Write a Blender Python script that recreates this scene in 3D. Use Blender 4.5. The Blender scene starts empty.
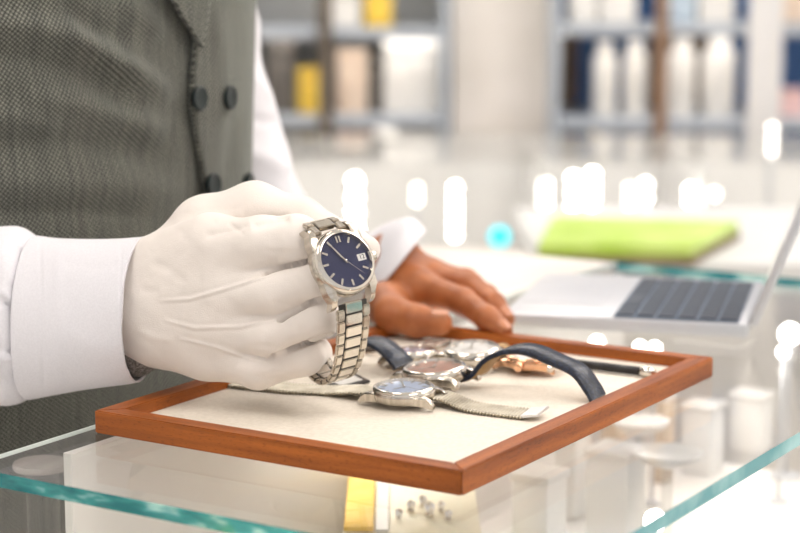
import bpy, bmesh, math, random
import numpy as np
from mathutils import Vector, Matrix

# ------------------------------------------------------------------ camera
H = 0.95                                   # height of the counter top
CAMZ = H + 0.27
F = 1889.0                                 # focal length in pixels of an 800 px wide frame
PITCH = math.atan((266.5 + 45.0) / F)
sc = bpy.context.scene
COL = sc.collection
cam_d = bpy.data.cameras.new('camera')
cam_d.sensor_width = 36.0
cam_d.lens = F * 36.0 / 800.0
cam_d.clip_start = 0.05
cam_d.dof.use_dof = True
cam_d.dof.focus_distance = 1.065
cam_d.dof.aperture_fstop = 6.0
cam = bpy.data.objects.new('camera', cam_d)
cam.location = (0, 0, CAMZ)
cam.rotation_euler = (math.pi / 2 - PITCH, 0, 0)
COL.objects.link(cam)
sc.camera = cam

# ------------------------------------------------------------------ world, exposure
w = bpy.data.worlds.new('world')
sc.world = w
w.use_nodes = True
w.node_tree.nodes['Background'].inputs[0].default_value = (1.0, 0.97, 0.955, 1)
w.node_tree.nodes['Background'].inputs[1].default_value = 0.9
sc.view_settings.view_transform = 'Standard'
sc.view_settings.look = 'None'
sc.view_settings.gamma = 1.0
sc.view_settings.use_curve_mapping = False
sc.view_settings.exposure = -0.15
PANEL_STRENGTH = 9.0
LED_STRENGTH = 16.0


# ------------------------------------------------------------------ helpers
def ray(px, py):
    d = np.array([(px - 400) / F, 1.0, -(py - 266.5) / F])
    c, s = math.cos(-PITCH), math.sin(-PITCH)
    return np.array([d[0], d[1] * c - d[2] * s, d[1] * s + d[2] * c])


def G(px, py, z=H):
    r = ray(px, py)
    return Vector(np.array([0, 0, CAMZ]) + r * ((z - CAMZ) / r[2]))


def D(px, py, y):
    r = ray(px, py)
    return Vector(np.array([0, 0, CAMZ]) + r * (y / r[1]))


def proj(P):
    P = np.asarray(P) - np.array([0, 0, CAMZ])
    c, s = math.cos(PITCH), math.sin(PITCH)
    y = P[:, 1] * c - P[:, 2] * s
    z = P[:, 1] * s + P[:, 2] * c
    return 400 + F * P[:, 0] / y, 266.5 - F * z / y


def node_mat(name, col=(0.8, 0.8, 0.8), rough=0.5, metal=0.0, **kw):
    m = bpy.data.materials.new(name)
    m.use_nodes = True
    b = m.node_tree.nodes['Principled BSDF']
    b.inputs['Base Color'].default_value = (*col, 1)
    b.inputs['Roughness'].default_value = rough
    b.inputs['Metallic'].default_value = metal
    for k, v in kw.items():
        b.inputs[k.replace('_', ' ')].default_value = v
    return m


def mottle(m, scale, c1, c2, bump=0.0, stretch=(1, 1, 1), detail=4, coord='Object', lo=0.35, hi=0.65, dist=0.001):
    nt = m.node_tree
    b = nt.nodes['Principled BSDF']
    tc = nt.nodes.new('ShaderNodeTexCoord')
    mp = nt.nodes.new('ShaderNodeMapping')
    mp.inputs['Scale'].default_value = stretch
    nz = nt.nodes.new('ShaderNodeTexNoise')
    nz.inputs['Scale'].default_value = scale
    nz.inputs['Detail'].default_value = detail
    rp = nt.nodes.new('ShaderNodeValToRGB')
    rp.color_ramp.elements[0].position = lo
    rp.color_ramp.elements[1].position = hi
    rp.color_ramp.elements[0].color = (*c1, 1)
    rp.color_ramp.elements[1].color = (*c2, 1)
    L = nt.links.new
    L(tc.outputs[coord], mp.inputs[0])
    L(mp.outputs[0], nz.inputs['Vector'])
    L(nz.outputs[0], rp.inputs[0])
    L(rp.outputs[0], b.inputs['Base Color'])
    if bump:
        bp = nt.nodes.new('ShaderNodeBump')
        bp.inputs['Strength'].default_value = bump
        bp.inputs['Distance'].default_value = dist
        L(nz.outputs[0], bp.inputs['Height'])
        L(bp.outputs[0], b.inputs['Normal'])
    return m


def glass_mat(name, tint=(0.97, 0.985, 0.98), rough=0.0, ior=1.5, gloss=1.0):
    m = bpy.data.materials.new(name)
    m.use_nodes = True
    nt = m.node_tree
    nt.nodes.clear()
    o = nt.nodes.new('ShaderNodeOutputMaterial')
    mx = nt.nodes.new('ShaderNodeMixShader')
    tr = nt.nodes.new('ShaderNodeBsdfTransparent')
    gl = nt.nodes.new('ShaderNodeBsdfGlossy')
    fr = nt.nodes.new('ShaderNodeFresnel')
    mu = nt.nodes.new('ShaderNodeMath')
    mu.operation = 'MULTIPLY'
    mu.inputs[1].default_value = gloss
    tr.inputs[0].default_value = (*tint, 1)
    gl.inputs[1].default_value = rough
    fr.inputs[0].default_value = ior
    L = nt.links.new
    ge = nt.nodes.new('ShaderNodeNewGeometry')
    io = nt.nodes.new('ShaderNodeMapRange')      # the same reflectance on leaving a pane as on entering it
    io.inputs['To Min'].default_value = ior; io.inputs['To Max'].default_value = 1.0 / ior
    L(ge.outputs['Backfacing'], io.inputs['Value']); L(io.outputs[0], fr.inputs[0])
    L(fr.outputs[0], mu.inputs[0])
    L(mu.outputs[0], mx.inputs[0])
    L(tr.outputs[0], mx.inputs[1])
    L(gl.outputs[0], mx.inputs[2])
    L(mx.outputs[0], o.inputs[0])
    return m


def emit_mat(name, col, strength):
    m = bpy.data.materials.new(name)
    m.use_nodes = True
    b = m.node_tree.nodes['Principled BSDF']
    b.inputs['Base Color'].default_value = (*col, 1)
    b.inputs['Emission Color'].default_value = (*col, 1)
    b.inputs['Emission Strength'].default_value = strength
    return m


def tag(o, label=None, cat=None, group=None, kind=None):
    for k, v in (('label', label), ('category', cat), ('group', group), ('kind', kind)):
        if v:
            o[k] = v
    return o


def empty(name, loc=(0, 0, 0), label=None, cat=None, group=None, mtx=None):
    o = bpy.data.objects.new(name, None)
    o.empty_display_size = 0.02
    COL.objects.link(o)
    if mtx is not None:
        o.matrix_world = mtx
    else:
        o.location = loc
    o['frame'] = 0
    del o['frame']
    return tag(o, label, cat, group)


def link_mesh(name, me, mats, parent=None, smooth=False):
    if not isinstance(mats, (list, tuple)):
        mats = [mats]
    for m in mats:
        me.materials.append(m)
    if smooth:
        for p in me.polygons:
            p.use_smooth = True
    o = bpy.data.objects.new(name, me)
    COL.objects.link(o)
    if parent is not None:
        o.parent = parent
    return o


def obj(name, bm, mats, parent=None, off=None, smooth=False, autos=None):
    if off is not None:
        bmesh.ops.translate(bm, verts=bm.verts, vec=-Vector(off))
    bmesh.ops.recalc_face_normals(bm, faces=bm.faces)
    me = bpy.data.meshes.new(name)
    bm.to_mesh(me)
    bm.free()
    o = link_mesh(name, me, mats, parent, smooth or autos is not None)
    if autos is not None:
        try:
            me.set_sharp_from_angle(angle=math.radians(autos))
        except Exception:
            pass
    return o


def pyobj(name, vs, fs, mats, parent=None, smooth=True, off=None, uv=None):
    vs = np.asarray(vs, dtype=float)
    if off is not None:
        vs = vs - np.array(off)
    me = bpy.data.meshes.new(name)
    me.from_pydata(vs.tolist(), [], [list(map(int, f)) for f in fs])
    me.update()
    if uv is not None:
        ul = me.uv_layers.new(name='UVMap')
        idx = np.zeros(len(me.loops), dtype=np.int32)
        me.loops.foreach_get('vertex_index', idx)
        ul.data.foreach_set('uv', np.asarray(uv)[idx].astype(np.float32).ravel())
    return link_mesh(name, me, mats, parent, smooth)


def box(bm, c, s, rot=None, bev=0.0, seg=2, mi=0):
    """box of centre c, full size s, optional 3x3 rotation; bevelled"""
    b2 = bmesh.new()
    bmesh.ops.create_cube(b2, size=1.0)
    for v in b2.verts:
        v.co = Vector((v.co.x * s[0], v.co.y * s[1], v.co.z * s[2]))
    if bev > 0:
        bmesh.ops.bevel(b2, geom=b2.edges[:], offset=bev, segments=seg, profile=0.5, affect='EDGES')
    merge(bm, b2, Matrix.Translation(Vector(c)) @ (rot.to_4x4() if rot else Matrix()), mi)
    return bm


def merge(bm, b2, M=None, mi=0):
    if M is not None:
        bmesh.ops.transform(b2, matrix=M, verts=b2.verts)
    vm = {}
    for v in b2.verts:
        vm[v] = bm.verts.new(v.co)
    for f in b2.faces:
        try:
            nf = bm.faces.new([vm[v] for v in f.verts])
            nf.material_index = mi
            nf.smooth = f.smooth
        except ValueError:
            pass
    b2.free()


def lathe(bm, prof, n=48, M=None, cap0=True, cap1=True, mi=0):
    """profile of (r, z); revolved about z"""
    b2 = bmesh.new()
    rings = []
    for r, z in prof:
        if r <= 1e-6:
            rings.append([b2.verts.new((0, 0, z))])
        else:
            rings.append([b2.verts.new((r * math.cos(2 * math.pi * i / n), r * math.sin(2 * math.pi * i / n), z)) for i in range(n)])
    for a, b in zip(rings[:-1], rings[1:]):
        for i in range(n):
            j = (i + 1) % n
            if len(a) == 1 and len(b) == 1:
                continue
            if len(a) == 1:
                b2.faces.new((a[0], b[i], b[j]))
            elif len(b) == 1:
                b2.faces.new((a[i], a[j], b[0]))
            else:
                b2.faces.new((a[i], a[j], b[j], b[i]))
    if cap0 and len(rings[0]) > 1:
        b2.faces.new(rings[0][::-1])
    if cap1 and len(rings[-1]) > 1:
        b2.faces.new(rings[-1])
    merge(bm, b2, M, mi)
    return bm


def prism(bm, poly, z0, z1, mi=0, side_mi=None):
    """vertical prism over polygon of xy points"""
    a = [bm.verts.new((p[0], p[1], z0)) for p in poly]
    b = [bm.verts.new((p[0], p[1], z1)) for p in poly]
    f = bm.faces.new(a[::-1]); f.material_index = mi
    f = bm.faces.new(b); f.material_index = mi
    for i in range(len(poly)):
        j = (i + 1) % len(poly)
        f = bm.faces.new((a[i], a[j], b[j], b[i]))
        f.material_index = mi if side_mi is None else side_mi
    return bm


def catmull(pts, n=8):
    P = [np.array(p, dtype=float) for p in pts]
    P = [2 * P[0] - P[1]] + P + [2 * P[-1] - P[-2]]
    out = []
    for i in range(1, len(P) - 2):
        for k in range(n):
            t = k / n
            a, b, c, d = P[i - 1], P[i], P[i + 1], P[i + 2]
            out.append(0.5 * ((2 * b) + (-a + c) * t + (2 * a - 5 * b + 4 * c - d) * t * t + (-a + 3 * b - 3 * c + d) * t ** 3))
    out.append(P[-2])
    return out


def tube(bm, pts, r, n=10, mi=0):
    pts = [Vector(p) for p in pts]
    rr = r if isinstance(r, (list, tuple)) else [r] * len(pts)
    up = None
    rings = []
    for i, p in enumerate(pts):
        t = (pts[min(i + 1, len(pts) - 1)] - pts[max(i - 1, 0)]).normalized()
        if up is None:
            up = t.orthogonal().normalized()
        up = (up - t * up.dot(t)).normalized()
        s = t.cross(up)
        rings.append([bm.verts.new(p + (up * math.cos(a) + s * math.sin(a)) * rr[i]) for a in [2 * math.pi * k / n for k in range(n)]])
    for a, b in zip(rings[:-1], rings[1:]):
        for i in range(n):
            j = (i + 1) % n
            f = bm.faces.new((a[i], a[j], b[j], b[i])); f.material_index = mi
    bm.faces.new(rings[0][::-1]); bm.faces.new(rings[-1])
    return bm


def ribbon(bm, pts, side, widths, thick, ridge=0.0, mi=0, rnd=0.3):
    """band of given width along pts; side = width direction (constant); thick = number or list"""
    pts = [Vector(p) for p in pts]
    side = Vector(side).normalized()
    n = len(pts)
    W = widths if isinstance(widths, (list, tuple)) else [widths] * n
    T = thick if isinstance(thick, (list, tuple)) else [thick] * n
    rings = []
    for i, p in enumerate(pts):
        t = (pts[min(i + 1, n - 1)] - pts[max(i - 1, 0)]).normalized()
        nn = side.cross(t).normalized()
        hw, ht = W[i] / 2, T[i] / 2
        q = rnd * min(hw, ht)
        prof = [(-hw, -ht + q), (-hw + q, -ht), (hw - q, -ht), (hw, -ht + q), (hw, ht - q), (hw - q, ht), (0, ht * 1.08), (-hw + q, ht), (-hw, ht - q)]
        rings.append([bm.verts.new(p + side * a + nn * b) for a, b in prof])
    k = len(rings[0])
    for a, b in zip(rings[:-1], rings[1:]):
        for i in range(k):
            j = (i + 1) % k
            f = bm.faces.new((a[i], a[j], b[j], b[i])); f.material_index = mi
    bm.faces.new(rings[0][::-1]); bm.faces.new(rings[-1])
    return bm


# ---- distance-field modelling of organic surfaces
def smin(a, b, k):
    h = np.clip(0.5 + 0.5 * (b - a) / k, 0, 1)
    return b + (a - b) * h - k * h * (1 - h)


def cap(P, a, b, ra, rb):
    a = np.array(a, dtype=np.float32); b = np.array(b, dtype=np.float32)
    ab = b - a
    t = np.clip(((P - a) @ ab) / (ab @ ab), 0, 1)
    d = P - (a + t[..., None] * ab)
    return np.sqrt((d * d).sum(-1)) - (ra + (rb - ra) * t)


def chain(P, pts, rad, k=0.004):
    d = None
    for i in range(len(pts) - 1):
        c = cap(P, pts[i], pts[i + 1], rad[i], rad[i + 1])
        d = c if d is None else smin(d, c, k)
    return d


def ell(P, c, M, s):
    q = (P - np.array(c, dtype=np.float32)) @ np.array(M, dtype=np.float32).T / np.array(s, dtype=np.float32)
    r = np.sqrt((q * q).sum(-1))
    return (r - 1) * min(s)


def sdf_mesh(f, lo, hi, h, newton=2):
    lo = np.array(lo, dtype=np.float32); hi = np.array(hi, dtype=np.float32)
    n = np.ceil((hi - lo) / h).astype(int) + 1
    ax = [lo[i] + h * np.arange(n[i], dtype=np.float32) for i in range(3)]
    V = np.empty(n, dtype=np.float32)
    yy, zz = np.meshgrid(ax[1], ax[2], indexing='ij')
    for i0 in range(0, n[0], 16):
        xs = ax[0][i0:i0 + 16]
        P = np.empty((len(xs), n[1], n[2], 3), dtype=np.float32)
        P[..., 0] = xs[:, None, None]; P[..., 1] = yy; P[..., 2] = zz
        V[i0:i0 + 16] = f(P)
    V[0] = V[-1] = 1; V[:, 0] = V[:, -1] = 1; V[:, :, 0] = V[:, :, -1] = 1
    ins = V < 0
    cn = n - 1
    acc = np.zeros((int(cn.prod()), 3)); cnt = np.zeros(int(cn.prod()))
    st = np.array([cn[1] * cn[2], cn[2], 1])
    quads = []
    for axn in range(3):
        sl0 = [slice(None)] * 3; sl1 = [slice(None)] * 3
        sl0[axn] = slice(0, -1); sl1[axn] = slice(1, None)
        s = ins[tuple(sl0)] != ins[tuple(sl1)]
        idx = np.argwhere(s)
        v0 = V[tuple(sl0)][s]; v1 = V[tuple(sl1)][s]
        t = v0 / (v0 - v1)
        pos = idx.astype(float); pos[:, axn] += t
        o = [a for a in range(3) if a != axn]
        cells = []
        for da, db in ((-1, -1), (0, -1), (0, 0), (-1, 0)):
            c = idx.copy(); c[:, o[0]] += da; c[:, o[1]] += db
            ci = c @ st
            cells.append(ci)
            np.add.at(acc, ci, pos); np.add.at(cnt, ci, 1)
        q = np.stack(cells, 1)
        flip = (v0 < 0) if axn != 1 else (v0 > 0)
        q[~flip] = q[~flip][:, ::-1]
        quads.append(q)
    Q = np.concatenate(quads)
    used = np.unique(Q)
    remap = np.full(len(cnt), -1, dtype=np.int64); remap[used] = np.arange(len(used))
    vs = lo + h * (acc[used] / cnt[used][:, None])
    vs = vs.astype(np.float32)
    for _ in range(newton):
        g = grad(f, vs, h * 0.5)
        d = f(vs)
        vs = vs - np.clip(d, -h, h)[:, None] * g
    return vs, remap[Q]


def grad(f, vs, e):
    g = np.empty_like(vs)
    for i in range(3):
        o = np.zeros(3, dtype=np.float32); o[i] = e
        g[:, i] = f(vs + o) - f(vs - o)
    return g / (np.linalg.norm(g, axis=1, keepdims=True) + 1e-12)


def normals_of(vs, fs):
    vs = np.asarray(vs, dtype=float); fs = np.asarray(fs)
    a, b, c, d = (vs[fs[:, i]] for i in range(4))
    fn = np.cross(c - a, d - b)
    n = np.zeros_like(vs)
    for i in range(4):
        np.add.at(n, fs[:, i], fn)
    return n / (np.linalg.norm(n, axis=1, keepdims=True) + 1e-12)


def fold(vs, ns, poly, amp, wid, side=1.0, taper=0.15, groove=0.0):
    """raises (amp>0) or sinks a cloth fold/seam running along the camera-side line poly (listed as it is seen in the photo, stored on the surface)"""
    px, py = proj(vs)
    best = np.full(len(vs), 1e9); tt = np.zeros(len(vs))
    segs = list(zip(poly[:-1], poly[1:]))
    Ls = [math.dist(a, b) for a, b in segs]
    tot = sum(Ls); acc = 0
    for (a, b), L in zip(segs, Ls):
        dx, dy = b[0] - a[0], b[1] - a[1]
        t = np.clip(((px - a[0]) * dx + (py - a[1]) * dy) / (L * L), 0, 1)
        d = np.hypot(px - a[0] - t * dx, py - a[1] - t * dy)
        m = d < best
        best[m] = d[m]; tt[m] = (acc + t[m] * L) / tot
        acc += L
    tap = np.clip(np.minimum(tt, 1 - tt) / max(taper, 1e-3), 0, 1) ** 0.7 if taper > 0 else 1.0
    view = np.array([0, 0, CAMZ]) - vs
    view = view / np.linalg.norm(view, axis=1, keepdims=True)
    fr = np.clip((ns * view).sum(1) * 4, 0, 1)
    dsp = amp * np.exp(-(best / wid) ** 2)
    if groove:
        dsp = dsp - groove * np.exp(-(best / (wid * 2.4)) ** 2)
    return vs + ns * (dsp * tap * fr)[:, None]


# ------------------------------------------------------------------ materials
M_floor = mottle(node_mat('floor_stone', rough=0.25), 3, (0.72, 0.68, 0.63), (0.80, 0.76, 0.71))
M_wall = mottle(node_mat('wall_paint', rough=0.7), 2, (0.80, 0.79, 0.77), (0.84, 0.83, 0.81))
M_ceil = mottle(node_mat('ceiling_paint', rough=0.8), 2, (0.82, 0.82, 0.81), (0.86, 0.86, 0.85))
M_white = mottle(node_mat('white_lacquer', rough=0.3), 5, (0.82, 0.79, 0.75), (0.86, 0.83, 0.80))
M_deck = mottle(node_mat('display_deck', rough=0.5), 6, (0.84, 0.79, 0.74), (0.90, 0.86, 0.82))
M_glass = glass_mat('counter_glass', (0.985, 0.99, 0.985), gloss=0.6)
M_edge = None
M_acryl = glass_mat('acrylic', (0.93, 0.93, 0.92), 0.02, 1.49)
M_steel = mottle(node_mat('brushed_steel', rough=0.22, metal=1.0), 40, (0.52, 0.48, 0.42), (0.68, 0.63, 0.56), stretch=(1, 12, 1))
M_polish = mottle(node_mat('polished_steel', rough=0.08, metal=1.0), 20, (0.68, 0.64, 0.58), (0.76, 0.72, 0.66))
M_dark = mottle(node_mat('dark_gap', rough=0.6), 60, (0.02, 0.018, 0.015), (0.04, 0.035, 0.03))


def edge_mat():
    m = bpy.data.materials.new('glass_edge')
    m.use_nodes = True
    nt = m.node_tree
    b = nt.nodes['Principled BSDF']
    tc = nt.nodes.new('ShaderNodeTexCoord')
    mp = nt.nodes.new('ShaderNodeMapping'); mp.inputs['Rotation'].default_value = (0, 0, math.radians(33))
    mp.inputs['Scale'].default_value = (1, 1, 4)
    nz = nt.nodes.new('ShaderNodeTexNoise'); nz.inputs['Scale'].default_value = 34; nz.inputs['Detail'].default_value = 3
    rp = nt.nodes.new('ShaderNodeValToRGB')
    e = rp.color_ramp.elements
    e[0].position = 0.40; e[0].color = (0.0, 0.16, 0.18, 1)
    e[1].position = 0.64; e[1].color = (0.35, 0.74, 0.70, 1)  # pale end paints the zigzag of light inside the glass edge
    k = e.new(0.53); k.color = (0.02, 0.30, 0.31, 1)
    L = nt.links.new
    L(tc.outputs['Object'], mp.inputs[0]); L(mp.outputs[0], nz.inputs['Vector'])
    L(nz.outputs[0], rp.inputs[0]); L(rp.outputs[0], b.inputs['Base Color'])
    b.inputs['Roughness'].default_value = 0.08
    b.inputs['Transmission Weight'].default_value = 0.35
    b.inputs['IOR'].default_value = 1.5
    return m


M_edge = edge_mat()
M_edge2 = mottle(node_mat('glass_edge_side', rough=.1), 14, (0.10, 0.36, 0.40), (0.36, 0.66, 0.68), lo=.4, hi=.6)  # paler copy: the right edge's lighter shading is put into its colour


def wood_mat(name, ang):
    m = bpy.data.materials.new(name)
    m.use_nodes = True
    nt = m.node_tree
    b = nt.nodes['Principled BSDF']
    tc = nt.nodes.new('ShaderNodeTexCoord')
    rot = nt.nodes.new('ShaderNodeMapping'); rot.inputs['Rotation'].default_value = (0, 0, -ang)
    mp = nt.nodes.new('ShaderNodeMapping'); mp.inputs['Scale'].default_value = (9, 160, 160)
    nz = nt.nodes.new('ShaderNodeTexNoise'); nz.inputs['Scale'].default_value = 1.0; nz.inputs['Detail'].default_value = 5
    mp2 = nt.nodes.new('ShaderNodeMapping'); mp2.inputs['Scale'].default_value = (300, 1200, 1200)
    n2 = nt.nodes.new('ShaderNodeTexNoise'); n2.inputs['Scale'].default_value = 1.0; n2.inputs['Detail'].default_value = 2
    rp = nt.nodes.new('ShaderNodeValToRGB')
    e = rp.color_ramp.elements
    e[0].position = 0.3; e[0].color = (0.19, 0.045, 0.007, 1)
    e[1].position = 0.72; e[1].color = (0.45, 0.125, 0.018, 1)
    r2 = nt.nodes.new('ShaderNodeValToRGB')
    r2.color_ramp.elements[0].position = 0.30; r2.color_ramp.elements[0].color = (0.45, 0.40, 0.36, 1)
    r2.color_ramp.elements[1].position = 0.45; r2.color_ramp.elements[1].color = (1, 1, 1, 1)
    mx = nt.nodes.new('ShaderNodeMixRGB'); mx.blend_type = 'MULTIPLY'; mx.inputs[0].default_value = 0.6
    L = nt.links.new
    L(tc.outputs['Object'], rot.inputs[0]); L(rot.outputs[0], mp.inputs[0]); L(rot.outputs[0], mp2.inputs[0])
    L(mp.outputs[0], nz.inputs['Vector']); L(mp2.outputs[0], n2.inputs['Vector'])
    L(nz.outputs[0], rp.inputs[0]); L(n2.outputs[0], r2.inputs[0])
    L(rp.outputs[0], mx.inputs[1]); L(r2.outputs[0], mx.inputs[2]); L(mx.outputs[0], b.inputs['Base Color'])
    b.inputs['Roughness'].default_value = 0.42
    b.inputs['Specular IOR Level'].default_value = 0.3
    return m


# ------------------------------------------------------------------ the room
def plane_box(name, x0, x1, y0, y1, z0, z1, m, parent=None):
    bm = bmesh.new()
    box(bm, ((x0 + x1) / 2, (y0 + y1) / 2, (z0 + z1) / 2), (x1 - x0, y1 - y0, z1 - z0))
    return obj(name, bm, m, parent)


RX0, RX1, RY0, RY1, RZ = -2.6, 3.0, -1.6, 5.0, 2.9
tag(plane_box('floor', RX0, RX1, RY0, RY1, -0.05, 0, M_floor), kind='structure')
tag(plane_box('ceiling', RX0, RX1, RY0, RY1, RZ, RZ + 0.05, M_ceil), kind='structure')
tag(plane_box('wall_back', RX0, RX1, RY1, RY1 + 0.1, 0, RZ, M_wall), kind='structure')
tag(plane_box('wall_left', RX0 - 0.1, RX0, RY0, RY1, 0, RZ, M_wall), kind='structure')
tag(plane_box('wall_right', RX1, RX1 + 0.1, RY0, RY1, 0, RZ, M_wall), kind='structure')

M_panel = emit_mat('lamp_diffuser', (1.0, 0.945, 0.90), PANEL_STRENGTH)
for i, (x, y, lab) in enumerate(((-1.2, 0.3, 'bright square ceiling light above the counter, front left'), (0.9, 0.3, 'bright square ceiling light above the counter, front right'),
                                 (-0.6, 2.2, 'bright square ceiling light behind the salesman'), (1.3, 2.2, 'bright square ceiling light above the laptop end of the shop'),
                                 (-0.9, 3.7, 'added square ceiling light brightening the grey wall shelving'), (0.5, 3.7, 'added square ceiling light brightening the pale pillar'),  # the rear row is added to brighten the background
                                 (1.9, 3.7, 'added square ceiling light brightening the blue cabinet'), (2.3, 1.2, 'bright square ceiling light by the right wall'))):
    t = empty('ceiling_light', (x, y, RZ), lab, 'lamp')
    bm = bmesh.new(); box(bm, (0, 0, -0.02), (0.94, 0.94, 0.04), bev=0.004)
    obj('frame', bm, M_white, t)
    bm = bmesh.new(); box(bm, (0, 0, -0.043), (0.86, 0.86, 0.006), bev=0.002)
    obj('diffuser', bm, M_panel, t)

# ------------------------------------------------------------------ the glass counter
u = Vector((math.cos(math.radians(-32)), math.sin(math.radians(-32)), 0))   # along the counter front (right, towards the camera)
v = Vector((-u.y, u.x, 0))                                                  # into the counter
up = Vector((0, 0, 1))
GT = 0.008
Pf = G(0, 473)                               # a point of the front edge
Pr = (G(645, 533) + G(800, 425)) / 2         # a point of the right edge
Pl = (G(0, 453) + G(95, 427)) / 2            # a point of the left (staff side) edge
o0 = Pf.copy()


def uv2w(a, b, z=0.0):
    p = o0 + u * a + v * b
    return Vector((p.x, p.y, z))


def w2uv(p):
    d = Vector((p[0], p[1], 0)) - Vector((o0.x, o0.y, 0))
    return d.dot(u), d.dot(v)


aL = w2uv(Pl)[0]
aR = w2uv(Pr)[0]
LEN = w2uv(G(610, 261))[1]
DECK = H - 0.17
cnt = empty('glass_counter', uv2w((aL + aR) / 2, 0, 0), 'glass topped display counter with teal edges under the watch tray', 'counter')
co = cnt.location.copy()
bm = bmesh.new()
prism(bm, [uv2w(aL, 0), uv2w(aR, 0), uv2w(aR, LEN), uv2w(aL, LEN)], H - GT, H, 0, 1)
bm.faces.ensure_lookup_table(); bm.faces[5].material_index = 0; bm.faces[3].material_index = 2
obj('glass_top', bm, [M_glass, M_edge, M_edge2], cnt, off=co)
for (a0, b0, a1, b1) in ((aL + .006, .006, aR - .006, .012), (aL + .006, .013, aL + .012, .070), (aR - .012, .013, aR - .006, LEN - .01)):
    bm = bmesh.new()
    prism(bm, [uv2w(a0, b0), uv2w(a1, b0), uv2w(a1, b1), uv2w(a0, b1)], DECK, H - GT, 0)
    obj('glass_pane', bm, [M_glass], cnt, off=co)
bm = bmesh.new()
prism(bm, [uv2w(aL + .006, .071), uv2w(aL + .012, .071), uv2w(aL + .012, LEN - .01), uv2w(aL + .006, LEN - .01)], DECK, H - GT, 0)
obj('staff_door', bm, M_white, cnt, off=co)
bm = bmesh.new()
prism(bm, [uv2w(aL - .0008, 0), uv2w(aL - .0001, 0), uv2w(aL - .0001, LEN), uv2w(aL - .0008, LEN)], H - .0022, H, 0)
obj('edge_bevel', bm, mottle(node_mat('ground_glass', rough=.3), 30, (.70, .80, .77), (.80, .88, .85)), cnt, off=co)
bm = bmesh.new()
prism(bm, [uv2w(aL, 0), uv2w(aR, 0), uv2w(aR, LEN), uv2w(aL, LEN)], 0.08, DECK, 0)
obj('cabinet', bm, M_deck, cnt, off=co)
bm = bmesh.new()
prism(bm, [uv2w(aL + .03, .03), uv2w(aR - .03, .03), uv2w(aR - .03, LEN - .03), uv2w(aL + .03, LEN - .03)], 0.0, 0.08, 0)
obj('plinth', bm, M_white, cnt, off=co)

M_strip = emit_mat('fill_strip', (1.0, 0.96, 0.92), 24.0)  # strips added to brighten the counter interior, tucked out of the camera's view
bl_ = w2uv(G(640, 312))
for lab_, (a0, b0, a1, b1), zz in (('added fill light strip under the glass along the staff side of the counter', (aL + .014, .26, aL + .026, w2uv(G(455, 335))[1]), H - GT - .012),
                                  ('added fill light strip under the glass below the laptop', (w2uv(G(640, 315))[0], bl_[1] + .055, w2uv(G(725, 315))[0], bl_[1] + .085), H - GT - .008)):
    t = empty('fill_strip', uv2w((a0 + a1) / 2, (b0 + b1) / 2, zz), lab_, 'lamp')
    bm = bmesh.new(); prism(bm, [uv2w(a0, b0), uv2w(a1, b0), uv2w(a1, b1), uv2w(a0, b1)], zz, zz + .002)
    obj('diffuser', bm, M_strip, t, off=t.location)
    bm = bmesh.new(); prism(bm, [uv2w(a0, b0), uv2w(a1, b0), uv2w(a1, b1), uv2w(a0, b1)], zz + .0021, zz + .0024)
    obj('backing', bm, M_white, t, off=t.location)

# a second, white counter that joins it behind the salesman's arm
M_beige = mottle(node_mat('beige_stone', rough=0.28), 8, (0.74, 0.69, 0.63), (0.82, 0.77, 0.72))
SB = w2uv(Vector((0.055, 1.50, 0)))[1]
SB2 = w2uv(G(470, 249))[1] - SB
sc2 = empty('side_counter', uv2w(aL - .5, SB + SB2 / 2, 0), 'beige topped white side counter behind the bare hand', 'counter')
bm = bmesh.new(); prism(bm, [uv2w(aL - 1.2, SB), uv2w(aL - .002, SB), uv2w(aL - .002, SB + SB2), uv2w(aL - 1.2, SB + SB2)], H - .03, H)
obj('counter_top', bm, M_beige, sc2, off=sc2.location)
bm = bmesh.new(); prism(bm, [uv2w(aL - 1.19, SB + .01), uv2w(aL - .012, SB + .01), uv2w(aL - .012, SB + SB2 - .01), uv2w(aL - 1.19, SB + SB2 - .01)], 0, H - .031)
obj('cabinet', bm, M_white, sc2, off=sc2.location)

# ------------------------------------------------------------------ the tray
TA, TB, TC = G(96, 433), G(462, 497), G(711, 377)
tw = (TB - TA).length
tl = (TC - TB).length
to = TB - u * 0.0
RH, RW = 0.0135, 0.0125


def T(a, b, z=0.0):
    """a: from the near corner along the front rail to the left, b: along the right rail into depth; z above the counter glass"""
    p = to - u * a + v * b
    return Vector((p.x, p.y, H + z))


def invT(p):
    d = Vector(p) - to
    return -d.dot(u), d.dot(v)


tray = empty('watch_tray', T(tw / 2, tl / 2, 0), 'square wooden frame tray with cream pad holding watches on the glass counter', 'tray')
ofs = tray.location.copy()
M_wood_u = wood_mat('tray_wood_front', math.radians(-32))
M_wood_v = wood_mat('tray_wood_side', math.radians(58))


def rail(pts_out, pts_in, m):
    bm = bmesh.new()
    q = [pts_out[0], pts_out[1], pts_in[1], pts_in[0]]
    prism(bm, q, H + 0.0003, H + RH)
    bmesh.ops.bevel(bm, geom=[e for e in bm.edges], offset=0.0006, segments=2, affect='EDGES')
    obj('rail', bm, m, tray, off=ofs, autos=30)


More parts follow.
